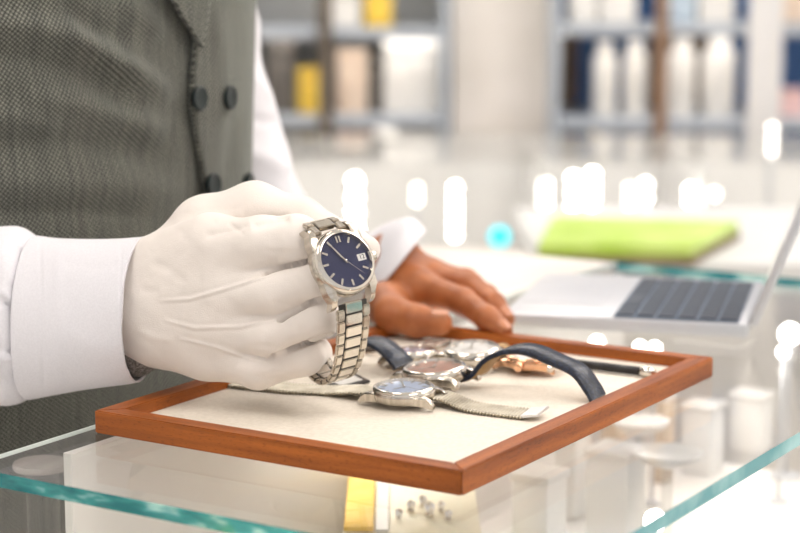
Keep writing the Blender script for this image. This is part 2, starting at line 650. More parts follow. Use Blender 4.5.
rail((T(0, 0), T(tw, 0)), (T(RW, RW), T(tw - RW, RW)), M_wood_u)
rail((T(0, tl), T(tw, tl)), (T(RW, tl - RW), T(tw - RW, tl - RW)), M_wood_u)
rail((T(0, 0), T(0, tl)), (T(RW, RW), T(RW, tl - RW)), M_wood_v)
rail((T(tw, 0), T(tw, tl)), (T(tw - RW, RW), T(tw - RW, tl - RW)), M_wood_v)
M_pad = mottle(node_mat('cream_suede', rough=0.9), 400, (0.72, 0.655, 0.56), (0.79, 0.725, 0.63), bump=0.3, dist=0.0004)
PADZ = 0.0065
bm = bmesh.new(); prism(bm, [T(RW, RW), T(tw - RW, RW), T(tw - RW, tl - RW), T(RW, tl - RW)], H + 0.001, H + PADZ)
obj('pad', bm, M_pad, tray, off=ofs)

# ------------------------------------------------------------------ watches
M_crystal = glass_mat('watch_crystal', (0.98, 0.98, 0.99), 0.0, 1.55)
M_blue_dial = mottle(node_mat('blue_dial', rough=0.35, metal=0.3), 8, (0.010, 0.014, 0.060), (0.016, 0.022, 0.085))
M_silver_dial = mottle(node_mat('silver_dial', rough=0.3, metal=0.4), 8, (0.40, 0.50, 0.72), (0.48, 0.58, 0.78))
M_copper_dial = mottle(node_mat('copper_dial', rough=0.35, metal=0.5), 8, (0.38, 0.15, 0.08), (0.48, 0.20, 0.11))
M_white_dial = mottle(node_mat('white_dial', rough=0.3), 8, (0.76, 0.74, 0.70), (0.84, 0.82, 0.78))
M_rose = mottle(node_mat('rose_gold', rough=0.15, metal=1.0), 20, (0.80, 0.46, 0.28), (0.88, 0.55, 0.36))
M_brown_leather = mottle(node_mat('tan_leather', rough=0.6), 200, (0.30, 0.17, 0.06), (0.42, 0.26, 0.10), bump=0.3)


def croc_mat():
    m = node_mat('blue_croc_leather', rough=0.32)
    nt = m.node_tree; b = nt.nodes['Principled BSDF']
    tc = nt.nodes.new('ShaderNodeTexCoord')
    vo = nt.nodes.new('ShaderNodeTexVoronoi'); vo.feature = 'DISTANCE_TO_EDGE'; vo.inputs['Scale'].default_value = 230
    rp = nt.nodes.new('ShaderNodeValToRGB')
    rp.color_ramp.elements[0].color = (0.003, 0.005, 0.010, 1); rp.color_ramp.elements[1].color = (0.008, 0.016, 0.040, 1)
    rp.color_ramp.elements[1].position = 0.15
    bp = nt.nodes.new('ShaderNodeBump'); bp.inputs['Strength'].default_value = 0.5; bp.inputs['Distance'].default_value = 0.0008
    L = nt.links.new
    L(tc.outputs['Object'], vo.inputs['Vector']); L(vo.outputs['Distance'], rp.inputs[0]); L(rp.outputs[0], b.inputs['Base Color'])
    L(vo.outputs['Distance'], bp.inputs['Height']); L(bp.outputs[0], b.inputs['Normal'])
    return m


M_croc = croc_mat()
M_ink = node_mat('black_print', (0.01, 0.01, 0.012), 0.5)


def text_part(name, s, size, M, m, parent, ext=0.00005):
    cu = bpy.data.curves.new(name, 'FONT')
    cu.body = s; cu.size = size; cu.extrude = ext
    cu.align_x = 'CENTER'; cu.align_y = 'CENTER'
    tmp = bpy.data.objects.new(name + '_c', cu)
    COL.objects.link(tmp)
    bpy.context.view_layer.update()
    dg = bpy.context.evaluated_depsgraph_get()
    me = bpy.data.meshes.new_from_object(tmp.evaluated_get(dg))
    bpy.data.objects.remove(tmp); bpy.data.curves.remove(cu)
    me.transform(M)
    me.name = name
    me.materials.clear()
    return link_mesh(name, me, m, parent)


def watch_head(t, R, dial_m, case_m, polish_m, lugw, ndetail=12, th=0.0095, date=True, hands=(327, 325, 147), marks=None, lug_drop=0.004, sub=False):
    """local frame: x = 3 o'clock, y = 12 o'clock, z = dial normal; z=0 is the case back"""
    bm = bmesh.new()
    lathe(bm, [(R * .80, 0), (R * .93, .0006), (R * .985, .002), (R, .0035), (R, th * .62), (R * .985, th * .72), (R * .93, th * .76), (R * .80, th * .76)], 72)
    for sx in (-1, 1):
        for sy in (-1, 1):
            # a curved lug running from the case flank down to the bracelet
            prof = [(R * .35, th * .70, th * .10), (R * .80, th * .70, th * .10), (R * 1.03, th * .60, -.0002), (R * 1.18, th * .38, -lug_drop * .7), (R * 1.25, th * .12, -lug_drop * .75)]
            x0, x1 = sx * lugw / 2, sx * (lugw / 2 + R * .17)
            vv = []
            for (y, zt, zb) in prof:
                xo = x1 + sx * (R * .12 if y < R * .9 else 0)
                vv.append([bm.verts.new((x0, sy * y, zb)), bm.verts.new((xo, sy * y, zb)), bm.verts.new((xo, sy * y, zt - .0006)), bm.verts.new((xo - sx * .0012, sy * y, zt)), bm.verts.new((x0, sy * y, zt))])
            for a, b in zip(vv[:-1], vv[1:]):
                for i in range(5):
                    j = (i + 1) % 5
                    bm.faces.new((a[i], a[j], b[j], b[i]))
            bm.faces.new(vv[0][::-1]); bm.faces.new(vv[-1])
    case = obj('case', bm, case_m, t, autos=35)
    bm = bmesh.new()
    lathe(bm, [(R * .80, th * .70), (R * .97, th * .70), (R * .965, th * .84), (R * .93, th * .93), (R * .86, th), (R * .835, th), (R * .82, th * .92), (R * .80, th * .80)], 72, cap0=False, cap1=False)
    bz = obj('bezel', bm, polish_m, t, autos=40)
    zd = th * .80
    bm = bmesh.new(); lathe(bm, [(0, zd), (R * .825, zd)], 64, cap0=False, cap1=False)
    dial = obj('dial', bm, dial_m, t)
    # applied hour markers, part of the dial
    bm = bmesh.new()
    for k in range(12):
        a = math.radians(90 - 30 * k)
        if date and k == 3:
            continue
        rr = R * .67; ln = R * .19; wd = R * .055
        for off in ((-.045, .045) if k == 0 else (0,)):
            Mx = Matrix.Rotation(a, 4, 'Z') @ Matrix.Translation((rr, off * R * 1.1, zd + .0003))
            b2 = bmesh.new(); bmesh.ops.create_cube(b2, size=1)
            for q in b2.verts:
                q.co = Vector((q.co.x * ln, q.co.y * wd * (1 if k in (0, ) else 1.2), q.co.z * .0005))
            merge(bm, b2, Mx)
    obj('hour_marker', bm, polish_m if marks is None else marks, dial)['label'] = 'raised silver hour markers'
    if date:
        bm = bmesh.new()
        box(bm, (R * .58, 0, zd + .0002), (R * .28, R * .20, .0004)); 
        d = obj('date_window', bm, M_white_dial, dial)
        text_part('date_number', '12', R * .19, Matrix.Translation((R * .58, 0, zd + .00045)), M_ink, dial)
    for nm, ang, ln, wd, z in (('hour_hand', hands[0], .42, .06, .0006), ('minute_hand', hands[1], .66, .045, .0009), ('second_hand', hands[2], .70, .012, .0012)):
        bm = bmesh.new()
        a = math.radians(90 - ang)
        pts = [(-R * (.22 if nm == 'second_hand' else .08), wd * R * .5), (R * ln * .75, wd * R * .5), (R * ln, 0), (R * ln * .75, -wd * R * .5), (-R * (.22 if nm == 'second_hand' else .08), -wd * R * .5)]
        prism(bm, pts, zd + z - .0001, zd + z + .0001)
        bmesh.ops.transform(bm, matrix=Matrix.Rotation(a, 4, 'Z'), verts=bm.verts)
        obj(nm, bm, polish_m if nm != 'second_hand' else marks or polish_m, dial)
    bm = bmesh.new(); lathe(bm, [(R * .035, zd), (R * .035, zd + .0015), (0, zd + .0016)], 16, cap0=False)
    obj('hand_pin', bm, polish_m, dial)
    bm = bmesh.new(); lathe(bm, [(R * .838, th * .985), (0, th * .985)], 64, cap0=False, cap1=False)
    obj('crystal', bm, M_crystal, t)
    bm = bmesh.new()
    prof = [(0, 0), (.0022, 0), (.0030, .0004), (.0030, .0028), (.0026, .0034), (0, .0036)]
    b2 = bmesh.new(); lathe(b2, prof, 24, cap0=False, cap1=False)
    merge(bm, b2, Matrix.Translation((R * 1.0, 0, th * .42)) @ Matrix.Rotation(math.pi / 2, 4, 'Y'))
    obj('crown', bm, polish_m, t, autos=40)


def frame_mtx(o, x, y):
    x = Vector(x).normalized(); y = Vector(y); y = (y - x * y.dot(x)).normalized(); z = x.cross(y)
    return Matrix(((x.x, y.x, z.x, o[0]), (x.y, y.y, z.y, o[1]), (x.z, y.z, z.z, o[2]), (0, 0, 0, 1)))


# --- the watch held in the glove
R0 = 0.0192
cR, cU, cB = Vector((1, 0, 0)), Vector((0, -math.sin(-PITCH), math.cos(PITCH))), Vector((0, -math.cos(PITCH), -math.sin(PITCH)))
cU = Vector((0, math.sin(PITCH), math.cos(PITCH)))           # camera up
cB = Vector((0, -math.cos(PITCH), math.sin(PITCH)))          # towards the camera
wy = (cR * math.cos(math.radians(108)) + cU * math.sin(math.radians(108))) * .985 - cB * .17
wx = (cR * math.cos(math.radians(14)) + cU * math.sin(math.radians(14))) * .84 - cB * .54
W0 = D(345, 261, 1.040)
wm = frame_mtx(W0, wx, wy)
wn = Vector((wm[0][2], wm[1][2], wm[2][2]))
TH0 = 0.0118
wm = Matrix.Translation(-wn * TH0 * .8) @ wm
held = empty('wrist_watch', label='steel watch with dark blue dial and link bracelet held up by the white glove', cat='watch', mtx=wm)
watch_head(held, R0, M_blue_dial, M_steel, M_polish, .0225, th=TH0, hands=(328, 329, 138), lug_drop=.005)
bpy.context.view_layer.update()
wmi = wm.inverted()


def loc(px, py, y):
    return wmi @ D(px, py, y)


# bracelet centre line, in the watch's own frame: it leaves both lugs, wraps the fingers and closes behind them
low = [Vector(p) for p in ((0, -.0215, .0030), (0, -.027, -.0005), (0, -.0335, -.005), (0, -.040, -.011), (0, -.0465, -.018), (0, -.052, -.026), (0, -.0555, -.035), (0, -.055, -.046),
       (0, -.048, -.055), (0, -.034, -.060), (0, -.015, -.062), (0, .004, -.058), (0, .018, -.048), (0, .026, -.034), (0, .0290, -.020), (0, .0285, -.008), (0, .0260, -.001), (0, .0215, .0030))]
cl = [Vector(p) for p in catmull(low, 12)]
# equal spacing
S = [0]
for a, b in zip(cl[:-1], cl[1:]):
    S.append(S[-1] + (b - a).length)


def at_s(s):
    s = max(0, min(S[-1] - 1e-6, s))
    i = max(j for j in range(len(S)) if S[j] <= s)
    i = min(i, len(cl) - 2)
    f = (s - S[i]) / max(S[i + 1] - S[i], 1e-9)
    return cl[i].lerp(cl[i + 1], f)


def seg_frame(s):
    p = at_s(s); t = (at_s(s + .0008) - at_s(s - .0008)).normalized()
    x = Vector((1, 0, 0)); n = x.cross(t).normalized()
    if n.dot(p - Vector((0, 0, -.03))) < 0:
        n = -n
    return Matrix(((x.x, t.x, n.x, p.x), (x.y, t.y, n.y, p.y), (x.z, t.z, n.z, p.z), (0, 0, 0, 1)))


def link_box(bm, s, x0, x1, ln, th, bev, mi=0):
    b2 = bmesh.new(); bmesh.ops.create_cube(b2, size=1)
    for q in b2.verts:
        q.co = Vector((q.co.x * (x1 - x0) + (x0 + x1) / 2, q.co.y * ln, q.co.z * th))
    bmesh.ops.bevel(b2, geom=b2.edges[:], offset=bev, segments=2, affect='EDGES')
    merge(bm, b2, seg_frame(s), mi)


bm = bmesh.new()
ribbon(bm, cl[2:-2], (1, 0, 0), .0185, .0012)
brace = obj('bracelet', bm, M_dark, held)
brace['label'] = 'steel link bracelet'
pitch = 0.0072
nl = int(S[-1] / pitch)
pitch = S[-1] / nl
for k in range(nl):
    s = (k + .5) * pitch
    bm = bmesh.new()
    Wd = .0222 - .003 * min(1, min(s, S[-1] - s) / .05)
    c = Wd * .25
    link_box(bm, s, -c, c, pitch * .84, .0034, .0005, 1)                       # centre plate
    for sg in (-1, 1):
        a, b = sorted((sg * (c + .0005), sg * Wd / 2))
        link_box(bm, s + pitch * .5, a, b, pitch * .95, .0030, .0007, 0)       # side plate, half a step further on
    obj('link', bm, [M_steel, M_polish], brace, autos=40)


# ------------------------------------------------------------------ the salesman
person = empty('person', (-0.25, 1.40, 0), 'person in grey tweed waistcoat and white shirt holding a watch in a white glove', 'person')
po = person.location.copy()
M_skin = mottle(node_mat('skin', rough=0.5), 60, (0.33, 0.098, 0.028), (0.46, 0.155, 0.052), bump=0.1)
M_skin.node_tree.nodes['Principled BSDF'].inputs['Subsurface Weight'].default_value = 0.15
M_skin.node_tree.nodes['Principled BSDF'].inputs['Subsurface Radius'].default_value = (0.008, 0.003, 0.0015)
M_skin.node_tree.nodes['Principled BSDF'].inputs['Subsurface Scale'].default_value = 1.0
M_shirt = mottle(node_mat('white_shirt_cotton', rough=0.8), 900, (0.76, 0.745, 0.78), (0.81, 0.795, 0.83), bump=0.15, dist=0.0003)
M_knit = mottle(node_mat('grey_knit', rough=0.9), 900, (0.08, 0.075, 0.07), (0.34, 0.32, 0.30), bump=0.5, detail=1)


def glove_mat():
    m = node_mat('white_cotton_glove', rough=0.85)
    m = mottle(m, 30, (0.79, 0.725, 0.67), (0.84, 0.775, 0.72))
    nt = m.node_tree; b = nt.nodes['Principled BSDF']
    tc = nt.nodes.new('ShaderNodeTexCoord')
    w1 = nt.nodes.new('ShaderNodeTexNoise'); w1.inputs['Scale'].default_value = 1500; w1.inputs['Detail'].default_value = 1
    w2 = nt.nodes.new('ShaderNodeTexNoise'); w2.inputs['Scale'].default_value = 55; w2.inputs['Detail'].default_value = 3
    ad = nt.nodes.new('ShaderNodeMath'); ad.operation = 'MULTIPLY_ADD'; ad.inputs[1].default_value = 4.0
    bp = nt.nodes.new('ShaderNodeBump'); bp.inputs['Strength'].default_value = 0.35; bp.inputs['Distance'].default_value = 0.0005
    L = nt.links.new
    L(tc.outputs['Object'], w1.inputs['Vector']); L(tc.outputs['Object'], w2.inputs['Vector'])
    L(w2.outputs[0], ad.inputs[0]); L(w1.outputs[0], ad.inputs[2])
    L(ad.outputs[0], bp.inputs['Height']); L(bp.outputs[0], b.inputs['Normal'])
    b.inputs['Sheen Weight'].default_value = 0.15
    return m


M_glove = glove_mat()

# --- glove: palm seen from its back, four fingers closed on the bracelet, thumb behind the watch
wrist = D(128, 300, 1.115)
wrist_in = D(95, 303, 1.125)
FG = {
    'index': ([D(212, 246, 1.082), D(262, 243, 1.067), D(297, 240, 1.063), D(304, 246, 1.090), D(290, 252, 1.112)], [.0165, .0150, .0136, .0122, .0105]),
    'middle': ([D(222, 290, 1.078), D(272, 291, 1.062), D(314, 281, 1.058), D(322, 286, 1.086), D(302, 290, 1.112)], [.0160, .0140, .0120, .0112, .0105]),
    'ring': ([D(218, 328, 1.080), D(272, 333, 1.063), D(315, 318, 1.059), D(321, 319, 1.086), D(300, 322, 1.112)], [.0155, .0130, .0116, .0108, .0100]),
    'little': ([D(208, 354, 1.086), D(258, 368, 1.070), D(304, 356, 1.066), D(313, 353, 1.090), D(292, 352, 1.112)], [.0140, .0118, .0106, .0100, .0095]),
}
THUMB = ([D(160, 275, 1.120), D(205, 228, 1.118), D(255, 210, 1.113), D(300, 222, 1.110), D(345, 243, 1.092), D(366, 250, 1.086)], [.020, .0185, .0160, .0140, .0115, .0085])
MC = [([D(140, 285, 1.112), D(212, 246, 1.082)], [.0245, .0185]), ([D(140, 297, 1.108), D(222, 287, 1.078)], [.0250, .0185]),
      ([D(140, 310, 1.108), D(218, 325, 1.080)], [.0250, .0180]), ([D(140, 322, 1.110), D(208, 352, 1.086)], [.0235, .0160])]
WR = ([wrist_in, wrist, D(150, 302, 1.112)], [.026, .0275, .028])


def f_glove(P):
    palm = chain(P, *WR)
    for pts, rr in MC:
        palm = smin(palm, chain(P, pts, rr), .012)
    # heel of the hand towards the palm side
    palm = smin(palm, cap(P, D(165, 310, 1.120), D(235, 310, 1.112), .022, .016), .015)
    palm = smin(palm, cap(P, D(248, 262, 1.0735), D(243, 348, 1.0765), .0145, .0135), .010)
    th = chain(P, *THUMB, k=.006)
    palm2 = smin(palm, th, .010)
    d = palm2
    first = True
    for nm in FG:
        pts, rr = FG[nm]
        c = chain(P, pts, rr, .005)
        e = smin(palm, c, .0065)
        if first:
            dd = e; first = False
        else:
            dd = smin(dd, e, .0008)
    return smin(palm2, dd, .002)


lo = np.min([np.array(p) for p in (D(85, 270, 1.08), D(300, 170, 1.03), D(250, 410, 1.03))], axis=0)
allp = np.array([np.array(p) for k in FG for p in FG[k][0]] + [np.array(p) for p in THUMB[0]] + [np.array(p) for p in WR[0]])
lo = allp.min(0) - .032; hi = allp.max(0) + .030
gv, gf = sdf_mesh(f_glove, lo, hi, 0.0010)
gn = grad(f_glove, gv, .0006)
mm = 0.001
# three stitched darts on the back of the hand
for pl in ([(158, 301), (190, 299), (228, 288), (262, 277), (280, 270)], [(163, 320), (195, 328), (240, 327), (280, 318)], [(178, 338), (215, 347), (245, 357), (268, 362)]):
    gv = fold(gv, gn, pl, 1.15 * mm, 1.7, groove=0.45 * mm, taper=.2)
gn = normals_of(gv, gf)
# hollow between thumb and index, creases and small pulls of the cotton
for pl, a, wd in (([(250, 226), (270, 221), (290, 217)], -2.0, 5), ([(205, 236), (222, 232), (236, 228), (250, 224)], -1.5, 4), ([(228, 222), (238, 230), (244, 236)], -.8, 2.5), ([(214, 219), (228, 216), (244, 214)], .7, 5),
                  ([(170, 226), (190, 240), (205, 262)], -.5, 6), ([(150, 262), (170, 270), (186, 284)], -.5, 5), ([(135, 330), (155, 338), (175, 340)], .5, 4), ([(140, 290), (160, 292)], -.4, 4),
                  ([(262, 250), (285, 253), (300, 252)], -.35, 3), ([(270, 302), (292, 306), (312, 303)], -.4, 3), ([(255, 345), (280, 348), (305, 343)], -.35, 3), ([(284, 232), (290, 244), (288, 258)], -.3, 4),
                  ([(296, 275), (304, 290), (302, 303)], -.35, 4), ([(296, 322), (302, 334), (300, 345)], -.3, 4), ([(250, 376), (275, 380), (300, 377)], -.3, 3), ([(150, 250), (165, 240), (182, 232)], .4, 4), ([(230, 372), (240, 360), (246, 350)], -.3, 4),
                  ([(236, 262), (250, 266), (268, 262)], .4, 5)):
    gv = fold(gv, gn, pl, a * mm, wd)
rng = np.random.RandomState(3)
# soft irregularity of the cloth
for pl in ([(262, 274), (272, 270), (288, 266), (318, 259)], [(278, 322), (290, 314), (308, 304), (336, 295)], [(268, 358), (284, 352), (305, 344), (334, 334)]):
    gv = fold(gv, gn, pl, -4.8 * mm, 1.8, taper=.06)
    gn = normals_of(gv, gf)
q = (gv - gv.mean(0)) * 1000
wob = np.sin(q[:, 0] * .31 + 1.3 * np.sin(q[:, 2] * .17)) * np.sin(q[:, 2] * .27 + np.sin(q[:, 1] * .21)) * .16 + np.sin(q[:, 0] * .11 - q[:, 2] * .19) * .22
gv = gv + gn * (wob * mm)[:, None]
glove = pyobj('glove', gv, gf, M_glove, person, off=po)
glove['label'] = 'white cotton glove with three stitched darts'


# --- lofts for the sleeves
def loft(name, stations, m, parent, off, n=56, folds=(), thick=0.0, sub=6, exp=2.2, close=True, noise=0.0, seed=1):
    """stations: (centre, half height vector, half depth vector)"""
    C = catmull([s[0] for s in stations], sub); A = catmull([s[1] for s in stations], sub); B = catmull([s[2] for s in stations], sub)
    vs = []; N = len(C)
    for i in range(N):
        for k in range(n):
            a = 2 * math.pi * k / n
            c, s_ = math.cos(a), math.sin(a)
            c = math.copysign(abs(c) ** (2 / exp), c); s_ = math.copysign(abs(s_) ** (2 / exp), s_)
            vs.append(C[i] + A[i] * s_ + B[i] * c)
    vs = np.array(vs)
    fs = [(i * n + k, i * n + (k + 1) % n, (i + 1) * n + (k + 1) % n, (i + 1) * n + k) for i in range(N - 1) for k in range(n)]
    ns = normals_of(vs, np.array(fs))
    ctr = np.repeat(np.array(C), n, axis=0)
    if ((vs - ctr) * ns).sum() < 0:
        ns = -ns; fs = [f[::-1] for f in fs]
    if noise:
        q = vs * 1000
        rs = np.random.RandomState(seed)
        for _ in range(6):
            k = rs.normal(size=3) * .055
            vs = vs + ns * (np.sin(q @ k + rs.rand() * 6) * noise)[:, None]
    for (pl, a, wd) in folds:
        vs = fold(vs, ns, pl, a, wd)
    o = pyobj(name, vs, fs, m, parent, off=off)
    if thick:
        md = o.modifiers.new('thickness', 'SOLIDIFY'); md.thickness = thick; md.offset = -1
    return o


def stn(px, yt, yb, dep, hd, tilt=0.0):
    """a ring of the sleeve: photo column px, top and bottom rows, distance, half depth, lean of the ring"""
    t, b = D(px, yt, dep), D(px, yb, dep)
    c = (t + b) / 2
    return (np.array(c), np.array(t - c), np.array((tilt, hd, 0.0)))


M_cuffs = M_shirt
ring = [stn(-150, 215, 405, 1.185, .046, .004), stn(-90, 222, 402, 1.17, .045, .004), stn(-40, 229, 400, 1.155, .044, .005), stn(-10, 228, 402, 1.147, .043, .006), stn(8, 227, 403, 1.143, .0435, .006), stn(18, 229, 402, 1.140, .043, .007), stn(28, 236, 398, 1.137, .041, .007), stn(36, 243, 392, 1.136, .037, .007)]
loft('shirt_sleeve', ring, M_shirt, person, po, n=120, sub=16, thick=.001, noise=.00035, seed=4, exp=2.1, folds=[
    ([(-5, 296), (10, 305), (22, 313), (34, 320)], -.0030, 3), ([(-5, 290), (10, 299), (22, 307), (34, 314)], .0016, 5), ([(-20, 351), (10, 351), (36, 352)], -.0022, 2.5), ([(-20, 358), (10, 358), (30, 360)], .0015, 5),
    ([(-10, 240), (5, 262), (12, 285)], .0012, 8), ([(20, 240), (27, 262), (31, 300)], -.0016, 4), ([(-10, 385), (10, 380), (30, 372)], -.001, 5), ([(0, 395), (10, 398), (24, 399)], .0014, 4)])
cuff = [stn(31, 238, 398, 1.137, .040, .005), stn(34, 236.5, 398, 1.1365, .041, .005), stn(48, 238, 395.5, 1.133, .040, .005), stn(62, 239, 393, 1.129, .040, .005), stn(85, 239.5, 389, 1.122, .039, .006), stn(110, 239, 385.5, 1.115, .0385, .006), stn(130, 238, 383, 1.109, .038, .0065), stn(141, 237.5, 381, 1.106, .038, .0065)]
# the opening leans towards the camera: its near rim lies further left
cf = loft('shirt_cuff', cuff, M_shirt, person, po, n=120, sub=10, thick=.0016, noise=.00022, seed=9, exp=2.05, folds=[
    ([(40, 240), (41, 300), (44, 394)], -.0006, 1.4), ([(58, 242), (59, 310), (60, 392)], .0005, 5), ([(66, 330), (90, 345), (120, 352)], .0006, 9), ([(60, 262), (100, 268), (125, 264)], -.0004, 7), ([(122, 240), (119, 310), (128, 380)], -.0004, 1.2)])
cf['label'] = 'wide white shirt cuff'
bm = bmesh.new()
p = D(104, 381, 1.102)
wb = [stn(118, 262, 379, 1.118, .026, .006), stn(140, 262, 377, 1.112, .026, .006), stn(153, 262, 371, 1.110, .026, .006), stn(160, 268, 364, 1.109, .025, .006)]
o = loft('knitted_undersleeve', wb, M_knit, person, po, n=72, sub=5, thick=.0015)
o['label'] = 'dark grey knit peeping out of the cuff'

# --- torso
TC0 = np.array([-0.268, 1.36]); TN = np.array([math.sin(math.radians(60)), -math.cos(math.radians(60))]); TU = np.array([TN[1] * -1, TN[0]])


def torso(th, z, grow=0.0):
    """th 0 = front centre, positive towards the person's left; returns world xyz"""
    zz = (z - .80) / .65
    a = .170 + .02 * np.clip(zz, 0, 1) - .010 * np.exp(-((zz - .35) / .3) ** 2) + grow
    b = .118 + .012 * np.sin(np.clip(zz, 0, 1) * math.pi * .8) + grow
    c_, s_ = np.cos(th), np.sin(th)
    e = 2 / 2.25
    x = a * np.sign(s_) * np.abs(s_) ** e; y = b * np.sign(c_) * np.abs(c_) ** e
    return np.stack([TC0[0] + TU[0] * x + TN[0] * y, TC0[1] + TU[1] * x + TN[1] * y, z + 0 * x], -1)


def vest_mat(name, c1, c2, c3):
    m = bpy.data.materials.new(name)
    m.use_nodes = True
    nt = m.node_tree; b = nt.nodes['Principled BSDF']; L = nt.links.new
    uv = nt.nodes.new('ShaderNodeUVMap')
    # fine twill: two crossed waves
    outs = []
    for rz in (38, -52):
        mp = nt.nodes.new('ShaderNodeMapping'); mp.inputs['Rotation'].default_value = (0, 0, math.radians(rz))
        wv = nt.nodes.new('ShaderNodeTexWave'); wv.inputs['Scale'].default_value = 128; wv.inputs['Distortion'].default_value = 1.2; wv.inputs['Detail'].default_value = 1; wv.inputs['Detail Scale'].default_value = 2
        L(uv.outputs[0], mp.inputs[0]); L(mp.outputs[0], wv.inputs['Vector'])
        outs.append(wv.outputs['Fac'])
    mu = nt.nodes.new('ShaderNodeMath'); mu.operation = 'MULTIPLY'
    L(outs[0], mu.inputs[0]); L(outs[1], mu.inputs[1])
    rp = nt.nodes.new('ShaderNodeValToRGB'); rp.color_ramp.elements[0].color = (*c1, 1); rp.color_ramp.elements[1].color = (*c2, 1)
    rp.color_ramp.elements[0].position = .05; rp.color_ramp.elements[1].position = .6
    L(mu.outputs[0], rp.inputs[0])
    # slubs: streaks running up and down the cloth
    mp = nt.nodes.new('ShaderNodeMapping'); mp.inputs['Scale'].default_value = (260, 14, 1)
    nz = nt.nodes.new('ShaderNodeTexNoise'); nz.inputs['Scale'].default_value = 1; nz.inputs['Detail'].default_value = 4
    L(uv.outputs[0], mp.inputs[0]); L(mp.outputs[0], nz.inputs['Vector'])
    r2 = nt.nodes.new('ShaderNodeValToRGB'); r2.color_ramp.elements[0].position = .38; r2.color_ramp.elements[1].position = .66
    r2.color_ramp.elements[0].color = (0.62, 0.60, 0.58, 1); r2.color_ramp.elements[1].color = (1.35, 1.3, 1.2, 1)
    L(nz.outputs[0], r2.inputs[0])
    mp3 = nt.nodes.new('ShaderNodeMapping'); mp3.inputs['Scale'].default_value = (60, 3, 1)
    n3 = nt.nodes.new('ShaderNodeTexNoise'); n3.inputs['Scale'].default_value = 1; n3.inputs['Detail'].default_value = 3
    L(uv.outputs[0], mp3.inputs[0]); L(mp3.outputs[0], n3.inputs['Vector'])
    mx = nt.nodes.new('ShaderNodeMixRGB'); mx.blend_type = 'MULTIPLY'; mx.inputs[0].default_value = 0.45
    L(rp.outputs[0], mx.inputs[1]); L(r2.outputs[0], mx.inputs[2])
    m2 = nt.nodes.new('ShaderNodeMixRGB'); m2.blend_type = 'MIX'; m2.inputs[2].default_value = (*c3, 1)
    r3 = nt.nodes.new('ShaderNodeValToRGB'); r3.color_ramp.elements[0].position = .5; r3.color_ramp.elements[1].position = .8; r3.color_ramp.elements[1].color = (.2, .2, .2, 1)
    L(n3.outputs[0], r3.inputs[0]); L(r3.outputs[0], m2.inputs[0]); L(mx.outputs[0], m2.inputs[1])
    L(m2.outputs[0], b.inputs['Base Color'])
    b.inputs['Roughness'].default_value = .95
    b.inputs['Specular IOR Level'].default_value = .15
    b.inputs['Sheen Weight'].default_value = .35
    b.inputs['Sheen Roughness'].default_value = .5
    b.inputs['Sheen Tint'].default_value = (.92, .98, .92, 1)
    bp = nt.nodes.new('ShaderNodeBump'); bp.inputs['Strength'].default_value = .5; bp.inputs['Distance'].default_value = .0006
    L(mu.outputs[0], bp.inputs['Height']); L(bp.outputs[0], b.inputs['Normal'])
    return m


M_vest = vest_mat('grey_tweed', (0.040, 0.041, 0.038), (0.28, 0.285, 0.245), (0.17, 0.15, 0.13))


def patch(name, thf, z0, z1, nz_, nth, grow, m, parent, folds=(), thick=.0, wrap=False):
    vs, uv = [], []
    zs = np.linspace(z0, z1, nz_)
    for z in zs:
        t0, t1 = thf(z)
        th = np.linspace(t0, t1, nth)
        P = torso(th, z, grow)
        vs.append(P); uv.append(np.stack([th * .155, z + 0 * th], -1))
    vs = np.concatenate(vs); uv = np.concatenate(uv)
    fs = [(i * nth + k, i * nth + k + 1, (i + 1) * nth + k + 1, (i + 1) * nth + k) for i in range(nz_ - 1) for k in range(nth - 1)]
    ns = normals_of(vs, np.array(fs))
    ctr = np.array([TC0[0], TC0[1], 0])
    dd = (vs - ctr); dd[:, 2] = 0
    if (dd * ns).sum() < 0:
        ns = -ns; fs = [f[::-1] for f in fs]
    for (pl, a, wd) in folds:
        vs = fold(vs, ns, pl, a, wd)
    o = pyobj(name, vs, fs, m, parent, off=po, uv=uv)
    if thick:
        md = o.modifiers.new('thickness', 'SOLIDIFY'); md.thickness = thick; md.offset = -1
    return o


VF = [([(-40, 20), (40, 28), (100, 50), (150, 82), (172, 100)], .0060, 12), ([(-40, 48), (30, 58), (90, 80), (140, 112)], -.0050, 14), ([(20, 96), (80, 104), (130, 120), (168, 134)], .0045, 12), ([(-40, 150), (40, 140), (120, 150), (172, 160)], -.0055, 15),
      ([(-40, 180), (40, 185), (110, 186), (185, 190)], .0030, 14), ([(-40, 112), (10, 118), (60, 128)], .004, 12), ([(60, 20), (110, 60), (150, 74)], .003, 8), ([(-30, 215), (60, 212), (150, 214)], -.003, 10), ([(60, 0), (90, 25), (130, 40)], -.003, 9), ([(120, 0), (150, 24), (160, 40)], .003, 10)]
vest = patch('waistcoat', lambda z: (-math.pi, math.pi), .76, 1.50, 240, 420, .006, M_vest, person, folds=VF)
vest['label'] = 'grey green tweed double breasted waistcoat'


# which torso angle lies under a photo column at a height
def th_at(px, py, d0=1.08, step=.002):
    r = ray(px, py); o = np.array([0, 0, CAMZ])
    best = None
    for dist in np.arange(d0, d0 + 260 * step, step):
        p_ = o + r * (dist / r[1])
        d2 = p_[:2] - TC0
        x, y = d2 @ TU, d2 @ TN
        th = math.atan2(x / .178, y / .124)
        q_ = torso(np.array([th]), p_[2], .006)[0][:2] - TC0
        if math.hypot(*d2) <= math.hypot(*q_):
            if step > 1e-6:
                return th_at(px, py, dist - step, step / 40)
            th = math.atan2(math.copysign(abs(x / .178) ** 1.125, x), math.copysign(abs(y / .124) ** 1.125, y))
            return th, p_[2]
    return None


